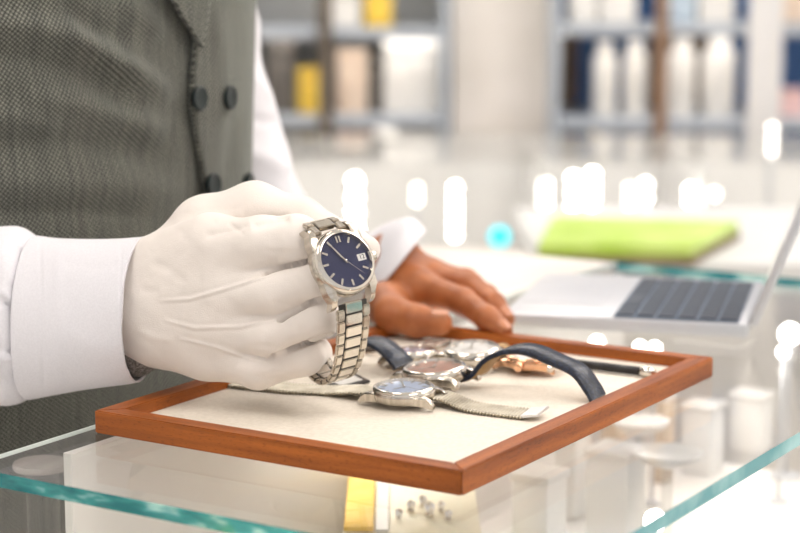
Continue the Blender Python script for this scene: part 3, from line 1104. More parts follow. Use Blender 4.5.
edge = [(205, -330), (195, -180), (190, -90), (190, -30), (190, 10), (190, 45), (187, 70), (186, 100), (190, 130), (197, 165), (205, 212), (212, 260), (216, 300)]
ez = []
for e_ in edge:
    r_ = th_at(*e_)
    if r_:
        ez.append(r_)
ez.sort(key=lambda q: q[1])
EZ = np.array([q[1] for q in ez]); ET = np.array([q[0] for q in ez])


def edge_th(z):
    return float(np.interp(z, EZ, ET))


panel = patch('front_panel', lambda z: (edge_th(z), edge_th(z) + 1.1), .80, float(EZ.max()), 160, 70, .0125, M_vest, person, thick=.004,
              folds=[([(198, 20), (196, 70), (194, 110), (200, 160), (210, 205)], -.0006, 1.2), ([(215, 0), (222, 60), (224, 130)], .002, 10), ([(236, 110), (232, 150), (228, 180)], -.002, 8)])
panel['label'] = 'overlapping front edge of the waistcoat'
# lapel
LAPT = [th_at(98, -200), th_at(118, -110), th_at(150, -30), th_at(162, 0), th_at(176, 24), th_at(190.5, 47)]
LAPR = [th_at(216, -200), th_at(210, -110), th_at(203, -30), th_at(199, 0), th_at(196, 24), th_at(191.5, 47)]


def lap(z):
    def it(A):
        A = sorted(A, key=lambda q: q[1])
        return float(np.interp(z, [q[1] for q in A], [q[0] for q in A]))
    return it(LAPT), max(it(LAPR), it(LAPT) + .003)


zb = LAPT[-1][1]; zt_ = LAPT[0][1]
lp = patch('lapel', lap, zb, zt_, 50, 24, .0165, M_vest, person, thick=.003)
M_button = mottle(node_mat('dark_green_button', rough=0.45), 60, (0.003, 0.010, 0.011), (0.006, 0.016, 0.016))
for (bx_, by_) in ((188, 98), (220, 97), (203, 184), (237, 183)):
    r_ = th_at(bx_, by_)
    if not r_:
        continue
    th, z = r_
    p0 = Vector(torso(np.array([th]), z, .0180)[0]); p1 = Vector(torso(np.array([th + .02]), z, .0180)[0])
    t_ = (p1 - p0).normalized(); n_ = t_.cross(Vector((0, 0, 1))).normalized()
    if n_.dot(p0 - Vector((TC0[0], TC0[1], p0.z))) < 0:
        n_ = -n_
    bm = bmesh.new()
    Mx = Matrix(((t_.x, 0, n_.x, p0.x), (t_.y, 0, n_.y, p0.y), (t_.z, 1, n_.z, p0.z), (0, 0, 0, 1)))
    lathe(bm, [(0, -.006), (.006, -.006), (.0085, -.0025), (.0085, -.0008), (.0075, 0), (.0062, -.0006), (0, -.0008)], 28, Mx, cap0=False, cap1=False)
    obj('button', bm, M_button, person, off=po, autos=40)

# --- left arm, shirt sleeve and bare hand on the tray's far corner
ARM_EL = D(262, 240, 1.468)
sh = Vector((TC0[0] + TU[0] * .16, TC0[1] + TU[1] * .16, 1.40))
el = D(258, 236, 1.468)
wr = D(392, 262, 1.395)
ARM_L = [sh, D(196, -10, 1.53), D(211, 85, 1.51), D(226, 140, 1.495), D(241, 195, 1.48), D(264, 238, 1.465), D(300, 260, 1.452), D(335, 266, 1.434), D(364, 262, 1.415)]
BF = {
    'index': ([D(420, 287, 1.345), D(462, 301, 1.312), D(487, 318, 1.286), D(503, 331, 1.277)], [.0118, .0096, .0085, .0070]),
    'middle': ([D(430, 279, 1.370), D(470, 286, 1.345), D(493, 304, 1.318), D(505, 319, 1.306)], [.0118, .0094, .0084, .0070]),
    'ring': ([D(430, 275, 1.390), D(466, 281, 1.372), D(487, 296, 1.350), D(497, 309, 1.340)], [.0112, .0088, .0078, .0066]),
    'little': ([D(425, 273, 1.408), D(455, 279, 1.398), D(472, 291, 1.382), D(481, 301, 1.374)], [.0105, .0080, .0070, .0060]),
}
BT = ([D(386, 302, 1.330), D(392, 314, 1.297), D(416, 321, 1.285), D(439, 323, 1.279)], [.0150, .0125, .0110, .0092])


def f_hand(P):
    palm = chain(P, [wr, D(396, 274, 1.380)], [.0220, .0215])
    for nm, w0 in (('index', D(394, 285, 1.362)), ('middle', D(392, 274, 1.375)), ('ring', D(393, 272, 1.392)), ('little', D(393, 271, 1.405))):
        palm = smin(palm, chain(P, [w0, BF[nm][0][0]], [.0180, BF[nm][1][0] * 1.08]), .010)
    palm = smin(palm, cap(P, D(383, 305, 1.34), D(430, 305, 1.345), .014, .009), .010)
    d = smin(palm, chain(P, *BT, k=.005), .008)
    # knuckle swell and thumb nail side
    for nm in BF:
        c = chain(P, *BF[nm], k=.004)
        d = smin(d, smin(palm, c, .007), .0015)
    return d


allp = np.array([np.array(p) for k in BF for p in BF[k][0]] + [np.array(p) for p in BT[0]] + [np.array(wr)])
hv, hf = sdf_mesh(f_hand, allp.min(0) - .030, allp.max(0) + .028, .0018)


def f_body(P):
    c0 = np.array([TC0[0], TC0[1]])
    Mt = np.array([[TU[0], TU[1], 0], [TN[0], TN[1], 0], [0, 0, 1]])
    d = ell(P, (TC0[0], TC0[1], 1.18), Mt, (.145, .095, .36))
    d = smin(d, ell(P, (TC0[0], TC0[1], .93), Mt, (.145, .10, .22)), .05)
    rs = Vector((TC0[0] - TU[0] * .16, TC0[1] - TU[1] * .16, 1.40))
    re = D(-205, 292, 1.203)
    d = smin(d, chain(P, [rs, re], [.036, .028]), .03)
    d = smin(d, chain(P, [re, D(-100, 312, 1.172), D(60, 312, 1.133)], [.028, .027, .025]), .01)
    d = smin(d, chain(P, ARM_L[:6], [.042, .038, .034, .033, .031, .030]), .02)
    d = smin(d, chain(P, ARM_L[5:] + [wr], [.030, .024, .016, .015, .018]), .01)
    nk = np.array([TC0[0], TC0[1], 1.46]); hd = nk + np.array([TN[0] * .03, TN[1] * .03, .17])
    d = smin(d, cap(P, nk, hd, .058, .055), .04)
    Mh = Mt
    d = smin(d, ell(P, hd + np.array([0, 0, .03]), Mh, (.072, .092, .112)), .02)
    for s_ in (0.5, -.5, 1.5):
        pass
    nose = hd + np.array([TN[0] * .098, TN[1] * .098, .005])
    d = smin(d, cap(P, nose + np.array([-TN[0] * .012, -TN[1] * .012, .035]), nose, .006, .012), .008)
    for s_ in (-1, 1):
        ear = hd + np.array([TU[0] * .074 * s_, TU[1] * .074 * s_, .015])
        d = smin(d, ell(P, ear, Mh, (.010, .018, .030)), .004)
        eye = hd + np.array([TN[0] * .094 + TU[0] * .031 * s_, TN[1] * .094 + TU[1] * .031 * s_, .040])
        d = np.maximum(d, -(np.sqrt(((P - eye.astype(np.float32)) ** 2).sum(-1)) - .015))
        d = smin(d, np.sqrt(((P - (eye - np.array([TN[0] * .008, TN[1] * .008, 0])).astype(np.float32)) ** 2).sum(-1)) - .012, .002)
    lip = hd + np.array([TN[0] * .088, TN[1] * .088, -.035])
    d = smin(d, cap(P, lip - np.array([TU[0] * .018, TU[1] * .018, 0]), lip + np.array([TU[0] * .018, TU[1] * .018, 0]), .007, .007), .006)
    return d


bv, bf = sdf_mesh(f_body, (-.66, 1.05, .72), (.05, 1.66, 1.80), .007)
vs = np.concatenate([bv, hv]); fs = np.concatenate([bf, hf + len(bv)])
body = pyobj('body', vs, fs, M_skin, person, off=po)
# nails
M_nail = mottle(node_mat('finger_nail', rough=0.25), 30, (0.50, 0.20, 0.10), (0.56, 0.25, 0.14))
for a, b, r in ((BT[0][2], BT[0][3], .0092), (BF['index'][0][2], BF['index'][0][3], .0070), (BF['middle'][0][2], BF['middle'][0][3], .0070)):
    t_ = (b - a).normalized(); n_ = Vector((0, -.35, 1)); n_ = (n_ - t_ * n_.dot(t_)).normalized(); x_ = t_.cross(n_)
    bm = bmesh.new()
    g = []
    for i in range(7):
        for j in range(7):
            s_ = (j / 6 - .5) * 1.3; l_ = (i / 6)
            wdt = 1 - .25 * abs(l_ - .4) ** 2 * 4
            pt = a.lerp(b, .72) + t_ * (l_ * r * 1.35) + (x_ * math.sin(s_ * wdt) + n_ * math.cos(s_ * wdt)) * (r * (1.065 - .08 * l_ ** 2))
            g.append(bm.verts.new(pt))
    for i in range(6):
        for j in range(6):
            bm.faces.new((g[i * 7 + j], g[i * 7 + j + 1], g[(i + 1) * 7 + j + 1], g[(i + 1) * 7 + j]))
    o = obj('finger_nail', bm, M_nail, body, off=po, smooth=True)
    md = o.modifiers.new('t', 'SOLIDIFY'); md.thickness = .0006


def arm_loft(name, cs, rs, m, folds=(), noise=.0015, seed=2, thick=.001, n=72, sub=14):
    st = []
    for i, c in enumerate(cs):
        t_ = (Vector(cs[min(i + 1, len(cs) - 1)]) - Vector(cs[max(i - 1, 0)])).normalized()
        a = Vector((0, 1, 0)); a = (a - t_ * a.dot(t_)).normalized(); b = t_.cross(a)
        st.append((np.array(c), np.array(b) * rs[i], np.array(a) * rs[i]))
    return loft(name, st, m, person, po, n=n, sub=sub, noise=noise, seed=seed, thick=thick, folds=folds)


arm_loft('shirt_sleeve', ARM_L, [.052, .047, .045, .045, .046, .046, .036, .027, .024], M_shirt, folds=[([(242, 118), (268, 122), (285, 118)], -.004, 4), ([(240, 150), (268, 160), (292, 172)], .004, 8), ([(236, 70), (258, 84), (272, 100)], .003, 8), ([(240, 30), (256, 50), (262, 70)], -.003, 7)])


def slant(xb, yb, xt, yt, dep, hd):
    b, t = D(xb, yb, dep - .006), D(xt, yt, dep + .006)
    c = (b + t) / 2
    return (np.array(c), np.array(t - c), np.array((.004, hd, 0)))


loft('shirt_cuff', [slant(343, 284, 352, 246, 1.424, .020), slant(352, 291, 376, 230, 1.412, .029), slant(358, 291, 392, 222, 1.400, .033), slant(364, 292, 412, 219, 1.384, .034), slant(373, 291, 426, 231, 1.374, .034)], M_shirt, person, po, n=72, sub=10, thick=.0015, noise=.0005, seed=3)
rsx = Vector((TC0[0] - TU[0] * .16, TC0[1] - TU[1] * .16, 1.40))
arm_loft('shirt_sleeve', [rsx, Vector(rsx).lerp(D(-205, 292, 1.203), .4), Vector(rsx).lerp(D(-205, 292, 1.203), .8), D(-205, 280, 1.203), D(-190, 305, 1.198), D(-165, 312, 1.190), D(-120, 313, 1.178)], [.058, .057, .056, .056, .055, .054, .052], M_shirt, noise=.002, sub=8)
# shirt collar, trousers, shoes, hair: outside the frame but part of the figure
M_trouser = mottle(node_mat('dark_grey_trousers', rough=0.9), 300, (0.05, 0.05, 0.055), (0.08, 0.08, 0.085), bump=.2)


def f_trouser(P):
    Mt = np.array([[TU[0], TU[1], 0], [TN[0], TN[1], 0], [0, 0, 1]])
    d = ell(P, (TC0[0], TC0[1], .86), Mt, (.165, .118, .16))
    for s_ in (-1, 1):
        hip = (TC0[0] + TU[0] * .085 * s_, TC0[1] + TU[1] * .085 * s_, .82)
        kn = (TC0[0] + TU[0] * .095 * s_ + TN[0] * .01, TC0[1] + TU[1] * .095 * s_ + TN[1] * .01, .47)
        an = (TC0[0] + TU[0] * .10 * s_, TC0[1] + TU[1] * .10 * s_, .075)
        d = smin(d, chain(P, [hip, kn, an], [.088, .064, .056]), .02)
    return np.maximum(d, P[..., 2] - .93)


tv, tf = sdf_mesh(f_trouser, (-.47, 1.13, 0.0), (.0, 1.66, .96), .009)
pyobj('trousers', tv, tf, M_trouser, person, off=po)
M_shoe = mottle(node_mat('black_leather_shoe', rough=0.3), 40, (0.012, 0.011, 0.010), (0.02, 0.018, 0.016))
for s_ in (-1, 1):
    h_ = np.array([TC0[0] + TU[0] * .10 * s_ - TN[0] * .03, TC0[1] + TU[1] * .10 * s_ - TN[1] * .03, .045]); t_ = h_ + np.array([TN[0] * .17, TN[1] * .17, -.012])

    def f_shoe(P):
        d = smin(cap(P, h_, t_, .042, .034), cap(P, h_, h_ + np.array([0, 0, .05]), .04, .045), .02)
        return np.maximum(d, .001 - P[..., 2])
    sv, sf = sdf_mesh(f_shoe, np.minimum(h_, t_) - .06, np.maximum(h_, t_) + .09, .006)
    pyobj('shoe', sv, sf, M_shoe, person, off=po)
M_hair = mottle(node_mat('dark_brown_hair', rough=0.5), 120, (0.03, 0.018, 0.010), (0.07, 0.04, 0.022), stretch=(1, 1, .1), bump=.6)


def f_hair(P):
    Mt = np.array([[TU[0], TU[1], 0], [TN[0], TN[1], 0], [0, 0, 1]])
    hd = np.array([TC0[0] + TN[0] * .03, TC0[1] + TN[1] * .03, 1.66])
    a = ell(P, hd + np.array([-TN[0] * .008, -TN[1] * .008, .012]), Mt, (.080, .096, .116))
    cut = (P - (hd + np.array([TN[0] * .045, TN[1] * .045, .035])).astype(np.float32)) @ np.array([TN[0] * .75, TN[1] * .75, -.66], dtype=np.float32)
    return smin(np.maximum(a, cut), np.maximum(a, cut), .001)


hrv, hrf = sdf_mesh(f_hair, (-.36, 1.24, 1.50), (-.05, 1.54, 1.82), .005)
pyobj('hair', hrv, hrf, M_hair, person, off=po)

# ------------------------------------------------------------------ watches lying in the tray
PZ = H + PADZ


def lay(px, py, pxa, pya, pxb, pyb, lift=0.0, tilt=0.0, roll=0.0):
    """matrix of a watch lying on the pad; the 12-6 axis runs from pixel a to pixel b"""
    o = G(px, py, PZ + lift)
    a, b = G(pxa, pya, PZ), G(pxb, pyb, PZ)
    y = (a - b).normalized()
    x = y.cross(Vector((0, 0, 1)))
    M = frame_mtx(o, x, y)
    return M @ Matrix.Rotation(tilt, 4, 'Y') @ Matrix.Rotation(roll, 4, 'X')


def milanese(name, pts, side, wd, m, parent, pitchm=.0021, th=.0026):
    pts = [Vector(p) for p in pts]
    Ss = [0]
    for a, b in zip(pts[:-1], pts[1:]):
        Ss.append(Ss[-1] + (b - a).length)
    n = int(Ss[-1] / pitchm * 4)
    out, W_, T_ = [], [], []
    for i in range(n + 1):
        q = Ss[-1] * i / n
        k = max(j for j in range(len(Ss)) if Ss[j] <= q + 1e-12); k = min(k, len(pts) - 2)
        out.append(pts[k].lerp(pts[k + 1], (q - Ss[k]) / max(Ss[k + 1] - Ss[k], 1e-9)))
        ph = i % 4
        W_.append(wd + (.0012, .0006, -.0006, .0006)[ph]); T_.append(th * (1.05, .8, .25, .8)[ph])
    bm = bmesh.new()
    ribbon(bm, out, side, W_, T_, rnd=.6)
    return obj(name, bm, m, parent)


M_mesh = mottle(node_mat('woven_steel', rough=0.35, metal=1.0), 90, (0.32, 0.29, 0.23), (0.46, 0.42, 0.34))
wm2 = lay(404, 399, 290, 393, 540, 420, lift=.0032, tilt=math.radians(-3))
w2 = empty('wrist_watch', label='steel watch with pale blue dial and woven mesh bracelet lying nearest the front rail', cat='watch', mtx=wm2)
watch_head(w2, .0193, M_silver_dial, M_steel, M_polish, .0185, th=.0085, hands=(300, 60, 200), date=False, lug_drop=.0015)
bpy.context.view_layer.update()
i2 = wm2.inverted()


def pl_(M, pts, n=8):
    return [Vector(p) for p in catmull([M @ (G(a, b, PZ) + Vector((0, 0, z))) for a, b, z in pts], n)]


l_ = pl_(i2, [(378, 399, .0045), (360, 397.5, .0048), (330, 393.5, .0020), (290, 391, .0016), (250, 387, .0016), (225, 384, .0016)])
r_ = pl_(i2, [(430, 403, .0045), (446, 405, .0050), (470, 410, .0022), (500, 414, .0018), (528, 417.5, .0020)])
milanese('mesh_bracelet', l_, (1, 0, 0), .0178, M_mesh, w2)
milanese('mesh_bracelet', r_, (1, 0, 0), .0178, M_mesh, w2)
e_ = pl_(i2, [(526, 417, .0026), (532, 418, .0034), (543, 419, .0046)], 4)
bm = bmesh.new(); ribbon(bm, e_, (1, 0, 0), .0185, .0016)
obj('end_clasp', bm, mottle(node_mat('satin_steel', rough=0.5, metal=0.6), 60, (0.72, 0.71, 0.70), (0.80, 0.79, 0.78)), w2)

wm3 = lay(435, 378.5, 400, 371.5, 482, 385.5, lift=.0055, tilt=math.radians(-5), roll=math.radians(-2))
w3 = empty('wrist_watch', label='copper dial watch with arching dark blue leather strap in the middle of the tray', cat='watch', mtx=wm3)
watch_head(w3, .0205, M_copper_dial, M_steel, M_polish, .0195, th=.0085, hands=(60, 300, 120), date=False, lug_drop=.002)
i3 = wm3.inverted()
r_ = pl_(i3, [(468, 386, .006), (479, 388, .010), (492, 389, .020), (512, 391, .0262), (532, 392, .0262), (555, 394, .0215), (578, 397, .0165), (592, 400, .0075), (598, 402, .0022)])
l_ = pl_(i3, [(404, 375, .006), (396, 374, .0115), (384, 371, .0165), (370, 368, .0180), (358, 366, .0150), (350, 366, .0085), (347, 366, .0022)])


def leather(name, pts, side, w0, w1, m_top, m_back, parent, th=.0030):
    n = len(pts)
    bm = bmesh.new()
    nn = Vector(side).normalized()
    ribbon(bm, pts, side, [w0 + (w1 - w0) * i / (n - 1) for i in range(n)], th)
    o = obj(name, bm, [m_top], parent, autos=50)
    bm = bmesh.new()
    q = []
    for i, p in enumerate(pts):
        t_ = (Vector(pts[min(i + 1, n - 1)]) - Vector(pts[max(i - 1, 0)])).normalized()
        k = nn.cross(t_).normalized()
        if k.z > 0:
            k = -k
        q.append(Vector(p) + k * th * .52)
    ribbon(bm, q, side, [(w0 + (w1 - w0) * i / (n - 1)) * .9 for i in range(n)], .0008)
    ob = obj('strap_lining', bm, m_back, o, autos=50)
    ob['label'] = 'tan leather lining'
    return o


leather('strap', r_, (1, 0, 0), .0185, .0155, M_croc, M_brown_leather, w3)
leather('strap', l_, (1, 0, 0), .0185, .0155, M_croc, M_brown_leather, w3)


def link_band(parent, pts, wd, m, m2, name='bracelet'):
    pts = [Vector(p) for p in pts]
    bm = bmesh.new()
    S_ = 0; nxt = .003
    ribbon(bm, pts, (1, 0, 0), wd * .8, .0012)
    o = obj(name, bm, M_dark, parent)
    for a, b in zip(pts[:-1], pts[1:]):
        L_ = (b - a).length
        while S_ + L_ > nxt:
            p = a.lerp(b, (nxt - S_) / L_); t_ = (b - a).normalized(); x = Vector((1, 0, 0)); x = (x - t_ * x.dot(t_)).normalized(); n_ = x.cross(t_)
            R_ = Matrix((x, t_, n_)).transposed()
            bm = bmesh.new()
            box(bm, p, (wd * .42, .0054, .003), R_, .0004)
            for sg in (-1, 1):
                box(bm, p + x * sg * wd * .37, (wd * .27, .0056, .0028), R_, .0004)
            obj('link', bm, m, o, autos=40)
            nxt += .006
        S_ += L_
    return o


wm4 = lay(472, 359, 440, 352, 520, 364, lift=.006, tilt=math.radians(-6))
w4 = empty('wrist_watch', label='polished steel watch with white dial and link bracelet behind the copper dial watch', cat='watch', mtx=wm4)
watch_head(w4, .0190, M_white_dial, M_polish, M_polish, .018, th=.0085, hands=(300, 60, 200), date=False, lug_drop=.002)
i4 = wm4.inverted()
link_band(w4, pl_(i4, [(498, 365, .007), (508, 367, .0060), (520, 369, .0030), (536, 371, .0025)]), .016, M_steel, M_polish)
link_band(w4, pl_(i4, [(446, 353, .006), (438, 352, .0045), (428, 351, .003), (416, 350, .0028)]), .016, M_steel, M_polish)
wm5 = lay(531, 365, 560, 368, 500, 361, lift=.0045, tilt=math.radians(4))
w5 = empty('wrist_watch', label='rose gold cased watch with tan strap by the back rail of the tray', cat='watch', mtx=wm5)
watch_head(w5, .0165, M_white_dial, M_rose, M_rose, .016, th=.0080, hands=(200, 60, 300), date=False, lug_drop=.002)
i5 = wm5.inverted()
leather('strap', pl_(i5, [(508, 361.5, .006), (500, 360.5, .009), (490, 359.5, .007), (482, 358.5, .0022)]), (1, 0, 0), .015, .013, M_brown_leather, M_brown_leather, w5, th=.0022)
bm = bmesh.new()
p_ = i5 @ G(553, 367.5, PZ + .006)
box(bm, p_, (.012, .004, .004), bev=.001)
obj('clasp', bm, M_polish, w5)
wm6 = lay(413, 361, 436, 356, 390, 363, lift=.003, tilt=math.radians(-3))
w6 = empty('wrist_watch', label='small steel chronograph with dark strap lying in front of the bare thumb', cat='watch', mtx=wm6)
watch_head(w6, .0165, M_silver_dial, M_steel, M_polish, .016, th=.0080, hands=(100, 200, 30), date=False, lug_drop=.002)
i6 = wm6.inverted()
M_brn = mottle(node_mat('dark_brown_leather', rough=0.5), 200, (0.03, 0.018, 0.010), (0.07, 0.04, 0.022), bump=.3)
leather('strap', pl_(i6, [(392, 359, .006), (384, 357, .008), (372, 355, .0040), (360, 353, .0022)]), (1, 0, 0), .015, .013, M_brn, M_brown_leather, w6, th=.0024)

# black framed price tag frame lying flat
tg = empty('square_tag', G(343, 380, PZ), 'small flat black square frame with white centre beside the mesh bracelet', 'tag')
c4 = [G(a, b, PZ) for a, b in ((316, 380), (346, 371), (371, 383), (340, 391.5))]
cc = sum(c4, Vector()) / 4
bm = bmesh.new(); prism(bm, c4, PZ + .0002, PZ + .0016)
bmesh.ops.bevel(bm, geom=bm.edges[:], offset=.0006, segments=2, affect='EDGES')
M_blackp = mottle(node_mat('black_plastic', rough=0.35), 60, (0.012, 0.010, 0.010), (0.02, 0.018, 0.018))
obj('frame', bm, M_blackp, tg, off=tg.location, autos=40)
bm = bmesh.new(); prism(bm, [cc.lerp(p, .70) for p in c4], PZ + .0015, PZ + .0020)
obj('card', bm, M_white_dial, tg, off=tg.location)

rd = empty('tool_rod', G(610, 366, PZ), 'thin black rod with a metal tip lying along the back rail', 'tool')
bm = bmesh.new(); tube(bm, [G(556, 361, PZ + .0035), G(640, 371, PZ + .0035)], .0028, 12)
obj('shaft', bm, M_blackp, rd, off=rd.location, smooth=True)
bm = bmesh.new(); tube(bm, [G(640, 371, PZ + .0035), G(645, 371.7, PZ + .0035), G(650, 372.3, PZ + .0035), G(655, 373, PZ + .0035)], [.0028, .0038, .0038, .0020], 12)
obj('tip', bm, M_polish, rd, off=rd.location, smooth=True)

# ------------------------------------------------------------------ laptop
M_alu = mottle(node_mat('laptop_aluminium', rough=0.35, metal=0.4), 10, (0.58, 0.59, 0.62), (0.63, 0.64, 0.67))
M_key = mottle(node_mat('keycap', rough=0.5), 10, (0.02, 0.03, 0.05), (0.035, 0.05, 0.075))
M_kb = mottle(node_mat('keyboard_well', rough=0.5), 10, (0.10, 0.13, 0.19), (0.13, 0.17, 0.24))
M_screen = mottle(node_mat('screen_glass', rough=0.1), 3, (0.55, 0.55, 0.58), (0.62, 0.62, 0.66))
Nh, Nl, Fh = G(748, 341), G(509, 325), G(764, 297)
hy_ = (Fh - Nh).normalized(); hx_ = (Nl - Nh); hx_ = (hx_ - hy_ * hx_.dot(hy_)).normalized()
LW, LH = (Fh - Nh).length, .178
lm = Matrix(((hx_.x, hy_.x, 0, Nh.x), (hx_.y, hy_.y, 0, Nh.y), (0, 0, 1, H + .0006), (0, 0, 0, 1)))     # x: from hinge to the front edge, y: along the hinge, away from the camera
flip = hx_.cross(hy_).z < 0
lap_ = empty('laptop', label='open silver laptop with dark keyboard standing on the counter behind the tray', cat='laptop', mtx=Matrix.Translation(Nh))
ofl = Nh.copy()


def lobj(name, bm, m, parent=lap_, **k):
    bmesh.ops.transform(bm, matrix=lm, verts=bm.verts)
    return obj(name, bm, m, parent, off=ofl, **k)


bm = bmesh.new(); box(bm, (LH / 2, LW / 2, .0065), (LH, LW, .011), bev=.0025, seg=3)
lobj('base', bm, M_alu, autos=40)
bm = bmesh.new(); box(bm, (.052, LW * .47, .0121), (.090, LW * .93, .0006), bev=.0002)
kb = lobj('keyboard', bm, M_kb)
for r_ in range(6):
    for c_ in range(14):
        if r_ == 5 and 4 <= c_ <= 7:
            continue
        bm = bmesh.new(); box(bm, (.0145 + r_ * .0148, LW * .02 + LW * .90 * (c_ + .5) / 14, .0130), (.0126, LW * .88 / 14 * .84, .0016), bev=.0004, seg=1)
        lobj('key', bm, M_key, kb)
bm = bmesh.new(); box(bm, (.0145 + 5 * .0148, LW * .02 + LW * .90 * 6 / 14, .0130), (.0120, LW * .88 / 14 * 3.84, .0016), bev=.0004, seg=1)
lobj('space_bar', bm, M_key, kb)
bm = bmesh.new(); box(bm, (.141, LW / 2, .0121), (.060, .085, .0005), bev=.0002)
lobj('touchpad', bm, M_alu)
ct, st_ = math.cos(math.radians(21)), math.sin(math.radians(21))
Rl = Matrix(((ct, 0, -st_), (0, 1, 0), (st_, 0, ct)))
bm = bmesh.new(); box(bm, Vector((-.003, LW / 2, .010)) + Rl @ Vector((0, 0, LH / 2)), (.006, LW, LH), Rl, .002, 3)
lid = lobj('lid', bm, M_alu, autos=40)
bm = bmesh.new(); box(bm, Vector((-.003, LW / 2, .010)) + Rl @ Vector((.0032, 0, LH / 2)), (.0006, LW * .92, LH * .88), Rl)
lobj('screen', bm, M_screen, lid)

# lime green flat box behind the laptop
M_green = mottle(node_mat('lime_green_card', rough=0.4), 14, (0.36, 0.52, 0.06), (0.52, 0.66, 0.18))
M_brownedge = mottle(node_mat('brown_card_edge', rough=0.6), 20, (0.16, 0.11, 0.05), (0.22, 0.15, 0.08))
GZ = D(600, 262, 2.45).z
M_ttop = mottle(node_mat('pale_grey_laminate', rough=.5), 4, (0.52, 0.53, 0.52), (0.60, 0.60, 0.59))
tb = empty('display_table', (D(720, 262, 2.7).x, 2.72, 0), 'low white display table behind the counter carrying the green box', 'table')
tx0, tx1 = D(540, 262, 2.45).x - tb.location.x, 1.6 - tb.location.x
bm = bmesh.new(); box(bm, ((tx0 + tx1) / 2, 0, GZ - .015), (tx1 - tx0, .56, .03), bev=.003); obj('table_top', bm, M_ttop, tb)
for sx in (tx0 + .04, tx1 - .04):
    for sy in (-.24, .24):
        bm = bmesh.new(); box(bm, (sx, sy, (GZ - .03) / 2), (.04, .04, GZ - .0302), bev=.002); obj('leg', bm, M_white, tb)
gb = empty('green_box', G(630, 246, GZ), 'flat lime green box on the low table behind the laptop', 'box')
q4 = [G(*p, GZ) for p in ((536, 264), (692, 266), (740, 239), (552, 233))]
bm = bmesh.new(); prism(bm, q4, GZ + .0005, GZ + .010)
obj('tray_base', bm, M_brownedge, gb, off=gb.location)
gc = sum(q4, Vector()) / 4
bm = bmesh.new(); prism(bm, [gc.lerp(p, .985) for p in q4], GZ + .0102, GZ + .026)
bmesh.ops.bevel(bm, geom=bm.edges[:], offset=.002, segments=2, affect='EDGES')
obj('lid', bm, M_green, gb, off=gb.location, autos=40)

# ------------------------------------------------------------------ what stands inside the counter, seen through its glass
M_yellow = mottle(node_mat('yellow_velvet', rough=0.8), 60, (0.80, 0.52, 0.10), (0.86, 0.60, 0.16))
M_cream = mottle(node_mat('cream_leatherette', rough=0.5), 30, (0.86, 0.80, 0.62), (0.90, 0.85, 0.68))
M_grey = mottle(node_mat('grey_acrylic', rough=0.3), 30, (0.34, 0.30, 0.27), (0.40, 0.36, 0.33))


def pbox(px0, py0, px1, py1, y):
    """front rectangle (x0, x1, z0, z1) at distance y"""
    a, b = D(px0, py1, y), D(px1, py0, y)
    return a.x, b.x, a.z, b.z


st1 = empty('acrylic_stand', (D(38, 500, 1.10).x, 1.115, DECK), 'clear acrylic column stand with round grey top at the left end inside the counter', 'display stand')
topz = D(50, 462, 1.115).z
bm = bmesh.new(); lathe(bm, [(.0105, 0), (.0105, topz - DECK - .004)], 32); obj('column', bm, M_acryl, st1, smooth=False, autos=40)
bm = bmesh.new(); lathe(bm, [(.017, topz - DECK - .0038), (.0175, topz - DECK - .003), (.0175, topz - DECK - .001), (.017, topz - DECK)], 40); obj('round_top', bm, M_grey, st1, autos=40)
bm = bmesh.new(); lathe(bm, [(.02, 0.0001), (.02, .004), (.0106, .005)], 40, cap1=False); obj('foot', bm, M_grey, st1, autos=40)

# yellow and cream jewellery board
JZ = .858
jx0, jx1, jy0, jy1 = G(342, 540, JZ).x, G(480, 520, JZ).x, 1.155, 1.325
jb = empty('jewellery_board', ((jx0 + jx1) / 2, (jy0 + jy1) / 2, DECK), 'cream jewellery display board with yellow side under the glass near the tray corner', 'display stand')
jo = jb.location.copy()
bm = bmesh.new(); box(bm, ((jx0 + jx1) / 2, (jy0 + jy1) / 2, (JZ + DECK) / 2), (jx1 - jx0, jy1 - jy0, JZ - DECK), bev=.003); obj('block', bm, M_cream, jb, off=jo, autos=40)
bm = bmesh.new(); box(bm, (jx0 + .010, (jy0 + jy1) / 2, JZ + .002), (.019, jy1 - jy0 - .004, .0036), bev=.001); obj('yellow_strip', bm, M_yellow, jb, off=jo)
bm = bmesh.new(); box(bm, (jx0 + .025, (jy0 + jy1) / 2, JZ + .001), (.008, jy1 - jy0 - .004, .0022), bev=.0005); obj('white_strip', bm, M_white_dial, jb, off=jo)
cx_ = G(420, 515, JZ).x; cy_ = G(420, 515, JZ).y; topb = JZ + .0003
ll = Matrix.Rotation(math.radians(-32), 3, 'Z')
M_crys = mottle(node_mat('crystal_stone', rough=0.03, metal=0.9), 90, (0.85, 0.85, 0.88), (0.95, 0.95, 0.97))
for k, (a, b, r) in enumerate(((-.006, .004, .0035), (.006, -.006, .0042), (.014, .006, .0030), (.002, .016, .0034), (-.014, -.010, .0028), (.018, -.014, .0030))):
    c = Vector((cx_ + a, cy_ + b, topb))
    t = empty('crystal_ring', c, ['round sparkling stone ring at the middle left of the cream pad', 'largest sparkling stone ring in the middle of the cream pad', 'sparkling stone ring at the right of the cream pad', 'sparkling stone ring at the back of the cream pad', 'smallest sparkling stone ring at the left front of the cream pad', 'sparkling stone ring at the right front edge of the cream pad'][k], 'ring', 'stone rings on the cream pad')
    bm = bmesh.new(); bmesh.ops.create_icosphere(bm, subdivisions=1, radius=r); bmesh.ops.translate(bm, verts=bm.verts, vec=(0, 0, r * 1.6)); obj('stone', bm, M_crys, t)
    bm = bmesh.new(); lathe(bm, [(r * .55, .0001), (r * .8, r * .4), (r * .5, r * .9)], 16, cap0=False, cap1=False); obj('setting', bm, M_polish, t, smooth=True)

